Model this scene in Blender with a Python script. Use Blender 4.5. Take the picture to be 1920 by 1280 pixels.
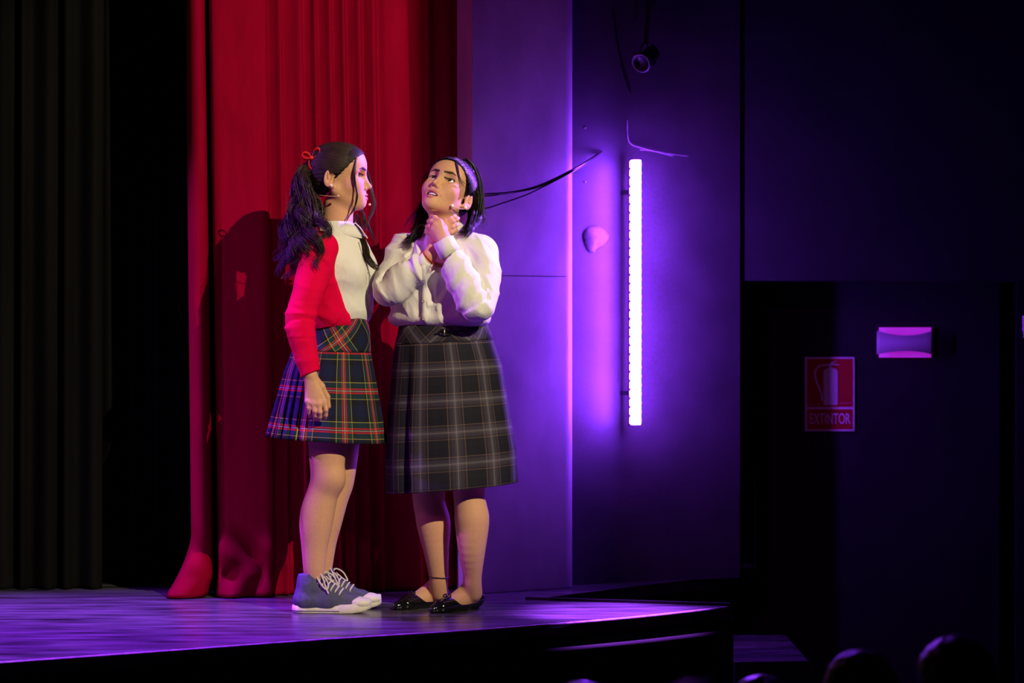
import bpy, bmesh, math, random
import numpy as np
from mathutils import Vector, Matrix
from mathutils.bvhtree import BVHTree

for o in list(bpy.data.objects):
    bpy.data.objects.remove(o)
scene = bpy.context.scene
C = scene.collection
rng = np.random.default_rng(7)
random.seed(7)
R = math.radians

# ------------------------------------------------------------------ camera
FPX, HOR, CZ = 4788.0, 608.0, 1.0        # focal length in pixels of the 1920 wide frame, horizon row, lens height over the stage
cam_d = bpy.data.cameras.new('camera')
cam = bpy.data.objects.new('camera', cam_d); C.objects.link(cam)
cam.location = (0, 0, CZ)
cam.rotation_euler = (R(90) - math.atan((640 - HOR) / FPX), 0, 0)
cam_d.sensor_width = 36.0
cam_d.lens = FPX * 36.0 / 1920.0
cam_d.clip_end = 100
cam_d.dof.use_dof = True
cam_d.dof.focus_distance = 8.85
cam_d.dof.aperture_fstop = 2.8
scene.camera = cam

# ------------------------------------------------------------------ world, lights, exposure
wd = bpy.data.worlds.new('dark_hall'); scene.world = wd
wd.use_nodes = True
wd.node_tree.nodes['Background'].inputs[0].default_value = (0.25, 0.12, 0.8, 1)
wd.node_tree.nodes['Background'].inputs[1].default_value = 0.0015
vs = scene.view_settings
vs.view_transform = 'Standard'; vs.look = 'None'; vs.exposure = 0.0; vs.gamma = 1.0; vs.use_curve_mapping = False
scene.cycles.use_denoising = True
scene.cycles.max_bounces = 6
scene.cycles.sample_clamp_indirect = 4.0

def spot(name, loc, aim, col, power, size, radius, blend=0.4):
    l = bpy.data.lights.new(name, 'SPOT'); l.energy = power; l.color = col
    l.spot_size = R(size); l.spot_blend = blend; l.shadow_soft_size = radius
    o = bpy.data.objects.new(name, l); C.objects.link(o); o.location = loc
    o.rotation_euler = (Vector(aim) - Vector(loc)).to_track_quat('-Z', 'Y').to_euler()
    o['kind'] = 'helper'
    return o
KEY = (3.15, 3.4, 4.40)
spot('key_spot', KEY, (-0.75, 9.0, 1.3), (1.0, 0.87, 0.55), 2300, 24, 0.012, 0.5)
spot('violet_side_spot', (-4.6, 8.0, 2.9), (-0.60, 8.92, 0.65), (0.46, 0.08, 1.0), 900, 26, 0.04, 0.5)
spot('magenta_front_spot', (-2.6, 2.8, 3.9), (-0.4, 9.0, 1.2), (0.90, 0.06, 0.80), 120, 24, 0.06, 0.5)
spot('violet_rim_spot', (2.4, 10.35, 2.95), (-0.45, 8.74, 1.32), (0.44, 0.16, 1.0), 2400, 16, 0.04, 0.2)
spot('blue_floor_spot', (-2.1, 8.9, 4.3), (-1.45, 8.35, 0.0), (0.30, 0.035, 1.0), 6500, 36, 0.1, 0.9)
spot('violet_corner_spot', (0.9, 8.5, 4.0), (0.36, 8.86, 0.0), (0.36, 0.06, 1.0), 15000, 11, 0.05, 0.9)

# ------------------------------------------------------------------ helpers
def W(px, py, d):
    return np.array([(px - 960) * d / FPX, d, CZ + (HOR - py) * d / FPX])
def PD(D0):
    return lambda px, py, dy=0.0: W(px, py, D0 + dy)

def mat(name, col=(0.5, 0.5, 0.5), rough=0.6, metal=0.0, spec=0.5, attr=None, noise=None, bump=None, emit=None, sheen=0.0, coat=0.0):
    m = bpy.data.materials.new(name); m.use_nodes = True
    nt = m.node_tree; b = nt.nodes['Principled BSDF']
    b.inputs['Base Color'].default_value = (*col, 1)
    b.inputs['Roughness'].default_value = rough
    b.inputs['Metallic'].default_value = metal
    b.inputs['Specular IOR Level'].default_value = spec
    if sheen: b.inputs['Sheen Weight'].default_value = sheen
    if coat: b.inputs['Coat Weight'].default_value = coat
    if emit:
        b.inputs['Emission Color'].default_value = (*emit[0], 1); b.inputs['Emission Strength'].default_value = emit[1]
    src = None
    if attr:
        a = nt.nodes.new('ShaderNodeAttribute'); a.attribute_name = attr; src = a.outputs['Color']
    tc = nt.nodes.new('ShaderNodeTexCoord')
    if noise:          # (scale xyz, amount)
        mp = nt.nodes.new('ShaderNodeMapping'); mp.inputs['Scale'].default_value = noise[0]
        nt.links.new(tc.outputs['Object'], mp.inputs[0])
        n = nt.nodes.new('ShaderNodeTexNoise'); n.inputs['Scale'].default_value = 1.0; n.inputs['Detail'].default_value = 4
        nt.links.new(mp.outputs[0], n.inputs[0])
        r = nt.nodes.new('ShaderNodeMapRange'); r.inputs[1].default_value = 0.3; r.inputs[2].default_value = 0.7
        r.inputs[3].default_value = 1 - noise[1]; r.inputs[4].default_value = 1 + noise[1]
        nt.links.new(n.outputs[0], r.inputs[0])
        x = nt.nodes.new('ShaderNodeMix'); x.data_type = 'RGBA'; x.blend_type = 'MULTIPLY'; x.inputs[0].default_value = 1
        if src: nt.links.new(src, x.inputs[6])
        else: x.inputs[6].default_value = (*col, 1)
        nt.links.new(r.outputs[0], x.inputs[7]); src = x.outputs[2]
    if bump:           # (scale xyz, strength, distance)
        mp = nt.nodes.new('ShaderNodeMapping'); mp.inputs['Scale'].default_value = bump[0]
        nt.links.new(tc.outputs['Object'], mp.inputs[0])
        n = nt.nodes.new('ShaderNodeTexNoise'); n.inputs['Scale'].default_value = 1.0; n.inputs['Detail'].default_value = 3
        nt.links.new(mp.outputs[0], n.inputs[0])
        bp = nt.nodes.new('ShaderNodeBump'); bp.inputs['Strength'].default_value = bump[1]; bp.inputs['Distance'].default_value = bump[2]
        nt.links.new(n.outputs[0], bp.inputs['Height']); nt.links.new(bp.outputs[0], b.inputs['Normal'])
    if src: nt.links.new(src, b.inputs['Base Color'])
    return m

def mk(name, V, F, m, parent=None, smooth=True, uv=None, col=None, solid=None):
    me = bpy.data.meshes.new(name)
    V = np.asarray(V, dtype=np.float32)
    if isinstance(F, np.ndarray):
        n = F.shape[1]
        me.vertices.add(len(V)); me.vertices.foreach_set('co', V.ravel())
        me.loops.add(F.size); me.loops.foreach_set('vertex_index', F.astype(np.int32).ravel())
        me.polygons.add(len(F)); me.polygons.foreach_set('loop_start', np.arange(0, F.size, n, dtype=np.int32))
        me.update(calc_edges=True); me.validate()
    else:
        me.from_pydata([tuple(v) for v in V], [], [tuple(f) for f in F])
    if smooth:
        me.polygons.foreach_set('use_smooth', np.ones(len(me.polygons), dtype=bool))
    if uv is not None:
        L = me.uv_layers.new(name='UVMap'); vi = np.empty(len(me.loops), dtype=np.int32); me.loops.foreach_get('vertex_index', vi)
        L.data.foreach_set('uv', np.asarray(uv, dtype=np.float32)[vi].ravel())
    if col is not None:
        a = me.attributes.new('col', 'FLOAT_COLOR', 'POINT')
        a.data.foreach_set('color', np.c_[col, np.ones(len(col))].astype(np.float32).ravel())
    me.materials.append(m)
    o = bpy.data.objects.new(name, me); C.objects.link(o)
    if solid:
        s = o.modifiers.new('thickness', 'SOLIDIFY'); s.thickness = solid; s.offset = 0
    if parent is not None: adopt(o, parent)
    return o

def adopt(o, parent):
    o.parent = parent
    M = Matrix.Identity(4)
    p = parent
    chain = []
    while p is not None:
        chain.append(p); p = p.parent
    for p in reversed(chain):
        M = M @ p.matrix_parent_inverse @ p.matrix_basis
    o.matrix_parent_inverse = M.inverted()

def thing(name, label, cat, loc=(0, 0, 0), group=None):
    o = bpy.data.objects.new(name, None); C.objects.link(o)
    o.location = loc; o['label'] = label; o['category'] = cat
    if group: o['group'] = group
    return o
def tag(o, label, cat, group=None):
    o['label'] = label; o['category'] = cat
    if group: o['group'] = group
    return o
def struct(o, label=None):
    o['kind'] = 'structure'
    if label: o['label'] = label
    return o

class MB:
    def __init__(s): s.V = []; s.F = []
    def add(s, V, F):
        b = len(s.V); s.V += [tuple(v) for v in V]; s.F += [tuple(b + i for i in f) for f in F]; return s
    def box(s, lo, hi, M=None):
        x0, y0, z0 = lo; x1, y1, z1 = hi
        V = [(x0,y0,z0),(x1,y0,z0),(x1,y1,z0),(x0,y1,z0),(x0,y0,z1),(x1,y0,z1),(x1,y1,z1),(x0,y1,z1)]
        if M is not None: V = [tuple(M @ Vector(v)) for v in V]
        return s.add(V, [(0,3,2,1),(4,5,6,7),(0,1,5,4),(1,2,6,5),(2,3,7,6),(3,0,4,7)])
    def prism(s, poly, z0, z1):
        n = len(poly)
        V = [(x, y, z0) for x, y in poly] + [(x, y, z1) for x, y in poly]
        F = [tuple(reversed(range(n))), tuple(range(n, 2*n))] + [(i, (i+1) % n, n + (i+1) % n, n + i) for i in range(n)]
        return s.add(V, F)
    def tube(s, pts, r, sides=8, cap=True):
        V, F = tube(pts, r, sides); s.add(V, F); 
        return s
    def build(s, name, m, parent=None, smooth=False, bevel=0, **k):
        o = mk(name, s.V, s.F, m, parent, smooth, **k)
        if bevel:
            b = o.modifiers.new('bevel', 'BEVEL'); b.width = bevel; b.segments = 2; b.limit_method = 'ANGLE'
        return o

def tube(pts, r, sides=8, cap=True):
    P = np.asarray(pts, float); n = len(P); r = np.broadcast_to(np.asarray(r, float), (n,))
    T = np.gradient(P, axis=0); T /= np.linalg.norm(T, axis=1)[:, None] + 1e-9
    up = np.array([0, 0, 1.0]) if abs(T[0, 2]) < 0.9 else np.array([1.0, 0, 0])
    N = np.cross(T[0], up); N /= np.linalg.norm(N)
    V = []
    a = np.linspace(0, 2*np.pi, sides, endpoint=False)
    for i in range(n):
        N = N - T[i] * N.dot(T[i]); N /= np.linalg.norm(N) + 1e-9
        B = np.cross(T[i], N)
        V.append(P[i] + r[i] * (np.cos(a)[:, None] * N + np.sin(a)[:, None] * B))
    V = np.concatenate(V)
    F = []
    for i in range(n - 1):
        for j in range(sides):
            k = (j + 1) % sides
            F.append((i*sides + j, i*sides + k, (i+1)*sides + k, (i+1)*sides + j))
    if cap:
        F.append(tuple(reversed(range(sides)))); F.append(tuple((n-1)*sides + j for j in range(sides)))
    return V, F

def catmull(pts, n):
    P = np.asarray(pts, float)
    Q = np.vstack([2*P[0] - P[1], P, 2*P[-1] - P[-2]])
    t = np.linspace(0, len(P) - 1, n); i = np.minimum(t.astype(int), len(P) - 2); f = (t - i)[:, None]
    a, b, c, d = Q[i], Q[i+1], Q[i+2], Q[i+3]
    return 0.5 * (2*b + (c - a)*f + (2*a - 5*b + 4*c - d)*f**2 + (3*b - a - 3*c + d)*f**3)

def lathe(prof, seg=24):
    V, F = [], []
    for r, z in prof:
        for j in range(seg):
            a = 2*math.pi*j/seg; V.append((r*math.cos(a), r*math.sin(a), z))
    for i in range(len(prof) - 1):
        for j in range(seg):
            k = (j+1) % seg
            F.append((i*seg+j, i*seg+k, (i+1)*seg+k, (i+1)*seg+j))
    return V, F

# ---- value noise
def _h(i, j, k, seed):
    n = (i.astype(np.int64)*73856093) ^ (j.astype(np.int64)*19349663) ^ (k.astype(np.int64)*83492791) ^ (seed*2654435761)
    n = (n ^ (n >> 13)) * 1274126177 & 0x7fffffff
    n = (n ^ (n >> 16)) & 0xffff
    return n / 65535.0
def vnoise(p, seed=1):
    p = np.asarray(p, float); i = np.floor(p).astype(np.int64); f = p - i; f = f*f*(3 - 2*f)
    r = 0
    for a in (0, 1):
        for b in (0, 1):
            for c in (0, 1):
                w = (f[:, 0] if a else 1 - f[:, 0])*(f[:, 1] if b else 1 - f[:, 1])*(f[:, 2] if c else 1 - f[:, 2])
                r = r + w*_h(i[:, 0] + a, i[:, 1] + b, i[:, 2] + c, seed)
    return r*2 - 1
def folds(V, dirs, segs, fh, fl, seed):
    """ridged folds whose crests run across the direction of the nearest limb segment"""
    best = np.full(len(V), 1e9); D = np.zeros_like(V)
    for (a, b), dr in zip(segs, dirs):
        a = np.asarray(a); b = np.asarray(b); ab = b - a
        t = np.clip(((V - a) @ ab) / (ab @ ab), 0, 1)
        d = np.linalg.norm(V - a - t[:, None]*ab, axis=1)
        u = np.asarray(dr, float); u = u/np.linalg.norm(u)
        m = d < best; best[m] = d[m]; D[m] = u
    along = (V*D).sum(1)
    rest = V - along[:, None]*D
    q = rest*fl + D*(along*fh)[:, None] + 11.3
    warp = vnoise(V*7 + 3, seed + 5)
    n = vnoise(q + 0.6*warp[:, None], seed)
    n2 = vnoise(q*2.1 + 0.4*warp[:, None] + 5, seed + 1)
    return (1 - np.abs(n)*2)*0.7 + (1 - np.abs(n2)*2)*0.3

# ---- distance volumes
def axis(lo, hi, h, fine=()):
    xs = [lo]
    while xs[-1] < hi:
        x = xs[-1]; s = h
        for a, b, f in fine:
            if a <= x < b: s = min(s, f)
        xs.append(x + s)
    return np.array(xs, dtype=np.float32)
class Vol:
    def __init__(s, ax):
        s.ax = ax; s.F = np.full([len(a) for a in ax], 9.0, dtype=np.float32)
    def op(s, prim, k=0.01, mode='u'):
        lo, hi, fn = prim
        pad = k + 0.012
        sl = []
        for a, l, h in zip(s.ax, lo, hi):
            i0 = np.searchsorted(a, l - pad); i1 = np.searchsorted(a, h + pad)
            if i1 <= i0: return s
            sl.append(slice(i0, i1))
        sl = tuple(sl)
        X = s.ax[0][sl[0]][:, None, None]; Y = s.ax[1][sl[1]][None, :, None]; Z = s.ax[2][sl[2]][None, None, :]
        d = fn(X, Y, Z).astype(np.float32)
        A = s.F[sl]
        if mode == 'u':
            h = np.maximum(k - np.abs(A - d), 0)/k; s.F[sl] = np.minimum(A, d) - h*h*k*0.25
        elif mode == 's':
            h = np.maximum(k - np.abs(A + d), 0)/k; s.F[sl] = np.maximum(A, -d) + h*h*k*0.25
        else:
            s.F[sl] = np.maximum(A, d)
        return s
    def mesh(s, smooth=1):
        F = s.F; ins = F < 0
        c = np.zeros([n - 1 for n in F.shape], dtype=np.uint8)
        for a in (0, 1):
            for b in (0, 1):
                for d in (0, 1):
                    c += ins[a:F.shape[0]-1+a, b:F.shape[1]-1+b, d:F.shape[2]-1+d]
        I = np.argwhere((c > 0) & (c < 8))
        vid = np.full(c.shape, -1, dtype=np.int32); vid[I[:, 0], I[:, 1], I[:, 2]] = np.arange(len(I))
        S = np.zeros((len(I), 3)); N = np.zeros(len(I))
        cor = [(a, b, d) for a in (0, 1) for b in (0, 1) for d in (0, 1)]
        val = {k: F[I[:, 0]+k[0], I[:, 1]+k[1], I[:, 2]+k[2]] for k in cor}
        pos = {k: np.stack([s.ax[0][I[:, 0]+k[0]], s.ax[1][I[:, 1]+k[1]], s.ax[2][I[:, 2]+k[2]]], 1) for k in cor}
        for k in cor:
            for a in range(3):
                if k[a] == 0:
                    q = list(k); q[a] = 1; q = tuple(q)
                    m = (val[k] < 0) != (val[q] < 0)
                    t = (val[k][m]/(val[k][m] - val[q][m]))[:, None]
                    S[m] += pos[k][m]*(1 - t) + pos[q][m]*t; N[m] += 1
        V = S/N[:, None]
        Q = []
        for a in range(3):
            b, d = (a+1) % 3, (a+2) % 3
            s0 = [slice(None)]*3; s1 = [slice(None)]*3
            s0[a] = slice(0, -1); s1[a] = slice(1, None)
            A0, A1 = ins[tuple(s0)], ins[tuple(s1)]
            E = np.argwhere(A0 != A1)
            ok = (E[:, b] > 0) & (E[:, d] > 0) & (E[:, b] < F.shape[b]-1) & (E[:, d] < F.shape[d]-1)
            E = E[ok]
            fl = A0[E[:, 0], E[:, 1], E[:, 2]]
            def cell(db, dd):
                G = E.copy(); G[:, b] -= db; G[:, d] -= dd
                return vid[G[:, 0], G[:, 1], G[:, 2]]
            q = np.stack([cell(1, 1), cell(0, 1), cell(0, 0), cell(1, 0)], 1)
            q[~fl] = q[~fl][:, ::-1]
            Q.append(q)
        Q = np.concatenate(Q); Q = Q[(Q >= 0).all(1)]
        for _ in range(smooth):
            V = lap(V, Q, 0.5)
        return V, Q
def lap(V, Q, f):
    A = np.zeros_like(V); N = np.zeros(len(V))
    for i in range(4):
        a, b = Q[:, i], Q[:, (i+1) % 4]
        for ax in range(3):
            A[:, ax] += np.bincount(a, V[b, ax], len(V)) + np.bincount(b, V[a, ax], len(V))
        N += np.bincount(a, minlength=len(V)) + np.bincount(b, minlength=len(V))
    return V*(1 - f) + f*A/np.maximum(N, 1)[:, None]
def vnormals(V, Q):
    n = np.cross(V[Q[:, 2]] - V[Q[:, 0]], V[Q[:, 3]] - V[Q[:, 1]])
    N = np.zeros_like(V)
    for i in range(4):
        for ax in range(3): N[:, ax] += np.bincount(Q[:, i], n[:, ax], len(V))
    return N/(np.linalg.norm(N, axis=1)[:, None] + 1e-12)

def rc(a, b, ra, rb, n=None, s=1.0):
    a = np.asarray(a, float); b = np.asarray(b, float); ab = b - a; L = ab @ ab + 1e-12
    m = max(ra, rb)
    lo = np.minimum(a, b) - m; hi = np.maximum(a, b) + m
    if n is not None: n = np.asarray(n, float); n = n/np.linalg.norm(n)
    def fn(X, Y, Z):
        x, y, z = X - a[0], Y - a[1], Z - a[2]
        t = np.clip((x*ab[0] + y*ab[1] + z*ab[2])/L, 0, 1)
        x, y, z = x - t*ab[0], y - t*ab[1], z - t*ab[2]
        if n is not None:
            q = (x*n[0] + y*n[1] + z*n[2])*(s - 1)
            x, y, z = x + q*n[0], y + q*n[1], z + q*n[2]
        return np.sqrt(x*x + y*y + z*z) - (ra + (rb - ra)*t)
    return lo, hi, fn
def ell(c, r, Rm=None):
    c = np.asarray(c, float); r = np.asarray(r, float); Rm = np.eye(3) if Rm is None else np.asarray(Rm)
    e = np.sqrt(((Rm*r[None, :])**2).sum(1))
    def fn(X, Y, Z):
        x, y, z = X - c[0], Y - c[1], Z - c[2]
        u = [(x*Rm[0, i] + y*Rm[1, i] + z*Rm[2, i])/r[i] for i in range(3)]
        k0 = np.sqrt(u[0]**2 + u[1]**2 + u[2]**2)
        k1 = np.sqrt((u[0]/r[0])**2 + (u[1]/r[1])**2 + (u[2]/r[2])**2)
        return k0*(k0 - 1)/np.maximum(k1, 1e-6)
    return c - e, c + e, fn
def ball(c, r): return ell(c, (r, r, r))
def half(n, p):                      # keeps the side the normal points away from
    n = np.asarray(n, float); n = n/np.linalg.norm(n); p = np.asarray(p, float)
    return (-99,)*3, (99,)*3, lambda X, Y, Z: (X - p[0])*n[0] + (Y - p[1])*n[1] + (Z - p[2])*n[2]
def chain(vol, pts, k=0.02, **kw):
    K = np.array([[*p, r] for p, r in pts]); S = catmull(K, max((len(K) - 1)*4 + 1, 2))
    pr = [rc(a[:3], b[:3], a[3], b[3], **kw) for a, b in zip(S[:-1], S[1:])]
    lo = np.min([p[0] for p in pr], 0); hi = np.max([p[1] for p in pr], 0)
    sub = Vol([a[max(np.searchsorted(a, l - k - .014), 0):np.searchsorted(a, h + k + .014)] for a, l, h in zip(vol.ax, lo, hi)])
    for p in pr: sub_min(sub, p, k)
    i0 = [int(np.searchsorted(a, b[0])) for a, b in zip(vol.ax, sub.ax)]
    sl = tuple(slice(i, i + n) for i, n in zip(i0, sub.F.shape))
    A = vol.F[sl]; d = sub.F; h = np.maximum(k - np.abs(A - d), 0)/k
    vol.F[sl] = np.minimum(A, d) - h*h*k*.25
def sub_min(sub, prim, k):
    lo, hi, fn = prim; pad = k + .014; sl = []
    for a, l, h in zip(sub.ax, lo, hi):
        sl.append(slice(int(np.searchsorted(a, l - pad)), int(np.searchsorted(a, h + pad))))
    sl = tuple(sl)
    X = sub.ax[0][sl[0]][:, None, None]; Y = sub.ax[1][sl[1]][None, :, None]; Z = sub.ax[2][sl[2]][None, None, :]
    sub.F[sl] = np.minimum(sub.F[sl], fn(X, Y, Z).astype(np.float32))
def frame(yaw, pitch=0, roll=0):
    cy, sy = math.cos(yaw), math.sin(yaw); cp, sp = math.cos(pitch), math.sin(pitch); cr, sr = math.cos(roll), math.sin(roll)
    return (np.array([[cy, -sy, 0], [sy, cy, 0], [0, 0, 1]]) @ np.array([[cp, 0, -sp], [0, 1, 0], [sp, 0, cp]])
            @ np.array([[1, 0, 0], [0, cr, -sr], [0, sr, cr]]))

# ------------------------------------------------------------------ materials
M_floor = mat('stage_vinyl', (0.06, 0.055, 0.065), 0.27, noise=((3.0, 16, 1), 0.9), bump=((3, 25, 1), 0.15, 0.004))
M_apron = mat('black_apron', (0.012, 0.011, 0.011), 0.8, spec=0.15, noise=((6, 6, 6), 0.2))
M_edge = mat('pale_edge', (0.35, 0.30, 0.33), 0.45, noise=((30, 30, 30), 0.4))
M_black = mat('black_drape', (0.004, 0.0036, 0.0036), 0.9, spec=0.05, noise=((8, 8, 1), 0.3))
M_red = mat('red_velvet', (0.225, 0.0004, 0.017), 0.85, spec=0.02, noise=((25, 25, 6), 0.10), bump=((300, 300, 60), 0.1, 0.002))
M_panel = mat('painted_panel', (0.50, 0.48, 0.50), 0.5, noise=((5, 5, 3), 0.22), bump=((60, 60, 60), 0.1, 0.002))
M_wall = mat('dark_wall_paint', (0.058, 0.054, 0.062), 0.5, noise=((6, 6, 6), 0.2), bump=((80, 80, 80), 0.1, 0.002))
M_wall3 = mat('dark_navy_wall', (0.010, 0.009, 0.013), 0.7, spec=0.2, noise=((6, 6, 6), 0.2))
M_cable = mat('black_cable', (0.015, 0.014, 0.016), 0.35)
M_metal = mat('dark_fixture', (0.03, 0.03, 0.032), 0.4, metal=0.4)
M_white = mat('white_plastic', (0.75, 0.74, 0.72), 0.5)

# ------------------------------------------------------------------ stage and hall
front = [(-6.0, 4.95), (-4.5, 5.8), (-2.6, 6.93), (-1.519, 7.576), (-1.06, 7.85), (-0.611, 8.13), (-0.105, 8.395), (0.344, 8.70), (0.60, 8.915), (0.778, 9.085)]
notch = [(0.0914, 9.315), (0.878, 10.21)]
poly = front + notch + [(1.02, 10.42), (0.9, 12.0), (-6.0, 12.0)]
st = MB().prism(poly, -0.045, 0.0).build('stage_floor', M_floor); struct(st, 'glossy dark vinyl stage floor lit violet')
ap = [(x + 0.012, y + 0.02) for x, y in front]
ap2 = ap + [(0.11, 9.33), (0.88, 10.24), (1.0, 10.42), (0.9, 12.0), (-6.0, 12.0)]
o = MB().prism(ap2, -1.38, -0.045).build('stage_apron', M_apron); struct(o, 'black front face of the raised stage')
# pale nosing strip that follows the stage edge, and the cover strip along the stair opening
e = catmull([(x, y - 0.002, -0.006) for x, y in front], 90)
o = mk('trim_1', *tube(e, 0.006, 6), M_edge); struct(o, 'pale nosing along the front edge of the stage')
b = catmull([(x + 0.004, y + 0.006, -0.095) for x, y in front], 60)
o = mk('trim_2', *tube(b, 0.012, 6), M_apron); struct(o, 'dark moulding under the stage edge')
g0, g1 = np.array([0.05, 9.275, 0.004]), np.array([0.775, 9.075, 0.004])
mb = MB()
dirv = (g1 - g0)/np.linalg.norm(g1 - g0); nv = np.array([-dirv[1], dirv[0], 0])
def strip(p, q, w, h):
    V = [p - nv*w, q - nv*w, q + nv*w, p + nv*w]
    V = [v + np.array([0, 0, -0.004]) for v in V] + [v + np.array([0, 0, h]) for v in V]
    return V, [(0,3,2,1),(4,5,6,7),(0,1,5,4),(1,2,6,5),(2,3,7,6),(3,0,4,7)]
o = mk('trim_3', *strip(g0, g1, 0.008, 0.006), M_apron, smooth=False); struct(o, 'black cable strip beside the stair opening')
# steps down into the hall inside the notch
for i in range(5):
    z = -0.21 - 0.23*i
    x0 = 0.80 + 0.24*i
    m_ = MB().prism([(x0, 9.16 + 0.02*i), (x0 + 0.27, 9.19 + 0.02*i), (x0 + 0.27, 9.95), (x0, 9.95)], -1.38, z)
    o = m_.build('step', M_apron if i else M_floor, bevel=0.006)
    if i == 0:
        steps = thing('stage_steps', 'black steps leading down from the right end of the stage', 'steps', (0.8, 9.5, -1.38))
    adopt(o, steps)
o = MB().box((-7, -1, -1.5), (7, 13, -1.38)).build('floor', M_apron); struct(o, 'dark auditorium floor')
o = MB().box((-7, 12.0, -1.38), (7, 12.2, 4.5)).build('wall_back', M_black); struct(o, 'black wall behind the stage')

# panel wall beside the curtain: chamfered left end, rounded right end that turns away
def wall_from_plan(name, plan, z0, z1, m, closed=True):
    return MB().prism(plan, z0, z1).build(name, m)
pl = [(-0.207, 9.64), (-0.148, 9.455)]
t0 = np.array([-0.148, 9.455]); t1 = np.array([0.205, 9.672])
dr = (t1 - t0)/np.linalg.norm(t1 - t0)
pl.append(tuple(t1))
nrm = np.array([dr[1], -dr[0]]); rad = 0.05
cen = t1 - nrm*rad
for i in range(1, 9):
    a = R(105)*i/8
    v = nrm*math.cos(a) + dr*math.sin(a)
    pl.append(tuple(cen + rad*v))
last = pl[-1]
pl += [(last[0] - 0.06, last[1] + 0.25), (-0.207, 9.95)]
pm = MB().prism(pl, 0.0, 2.55)
o = pm.build('wall_panel', M_panel, smooth=False); struct(o, 'violet lit wall panel beside the red curtain')
b_ = o.modifiers.new('bevel', 'BEVEL'); b_.width = 0.004; b_.segments = 2; b_.limit_method = 'ANGLE'; b_.angle_limit = R(40)
for pcl in o.data.polygons: pcl.use_smooth = False
# seam of the panel boards, a dark joint strip
zs = 1.0 + (608 - 517)*9.55/FPX
sm = MB()
A = t0 + nrm*0.0006; B = t1 + nrm*0.0006
sm.add([(A[0], A[1], zs - 0.0012), (B[0], B[1], zs - 0.0012), (B[0], B[1], zs + 0.0012), (A[0], A[1], zs + 0.0012),
        (A[0]-nrm[0]*.01, A[1]-nrm[1]*.01, zs - 0.0012), (B[0]-nrm[0]*.01, B[1]-nrm[1]*.01, zs - 0.0012), (B[0]-nrm[0]*.01, B[1]-nrm[1]*.01, zs + 0.0012), (A[0]-nrm[0]*.01, A[1]-nrm[1]*.01, zs + 0.0012)],
       [(0,1,2,3),(0,4,5,1),(1,5,6,2),(2,6,7,3),(3,7,4,0),(4,7,6,5)])
js = sm.build('joint', M_cable, o)
# wall behind the light bar
w0 = np.array([0.16, 9.76]); w1 = np.array([0.90, 10.085]); wdv = (w1 - w0)/np.linalg.norm(w1 - w0); wn = np.array([wdv[1], -wdv[0]])
q = [tuple(w0), tuple(w1), tuple(w1 - wn*0.12), tuple(w0 - wn*0.12)]
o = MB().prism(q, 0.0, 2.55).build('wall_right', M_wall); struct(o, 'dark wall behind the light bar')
def on_wall2(px, off=0.0):
    # point in plan where the pixel column meets the wall plane pushed off by off
    k = (px - 960)/FPX
    p = w0 + wn*off
    # x = k*y ; (x,y) = p + s*wdv
    s = (k*p[1] - p[0])/(wdv[0] - k*wdv[1])
    return p + s*wdv
# sign wall, bulkhead and doorway
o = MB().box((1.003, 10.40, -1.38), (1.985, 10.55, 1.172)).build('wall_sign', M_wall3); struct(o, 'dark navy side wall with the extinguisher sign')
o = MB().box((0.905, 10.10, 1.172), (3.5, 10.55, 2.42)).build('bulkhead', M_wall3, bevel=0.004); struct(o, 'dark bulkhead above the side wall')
o = MB().box((1.985, 11.2, -1.38), (3.5, 11.3, 1.172)).build('door_1', M_black); struct(o, 'black doorway at the right')

# ------------------------------------------------------------------ curtains
def curtain(name, cols, z1, m, nz=70, sag=None, dens=10, parent=None, soft=0):
    """cols: (px top, px bottom, depth) plan control points of the cloth, joined by a smooth line"""
    cp = np.array(cols, float)
    if soft:
        mk_ = (cp[:, 0] > 495) & (cp[:, 0] < 770); tr = 9.405 + (cp[:, 0] - 495)/270*.20; cp[mk_, 2] = tr[mk_] + soft*(cp[mk_, 2] - tr[mk_])
    S = catmull(cp, (len(cp) - 1)*dens + 1)
    V = []; n = len(S)
    zz = np.concatenate([np.linspace(0, 0.35, 26)[:-1], np.linspace(0.35, z1, nz - 25)])
    for z in zz:
        f = z/2.2
        px = S[:, 1] + (S[:, 0] - S[:, 1])*np.clip(f, 0, 1.2)
        d = S[:, 2].copy()
        x = (px - 960)*d/FPX
        zc = np.full(n, z)
        if sag: x, d, zc = sag(x, d, zc, S[:, 1], z)
        V.append(np.stack([x, d, zc], 1))
    V = np.concatenate(V)
    i = np.arange(len(zz) - 1)[:, None]; j = np.arange(n - 1)[None, :]
    F = np.stack([i*n + j, i*n + j + 1, (i+1)*n + j + 1, (i+1)*n + j], -1).reshape(-1, 4)
    return mk(name, V, F, m, parent, solid=0.003)
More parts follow.
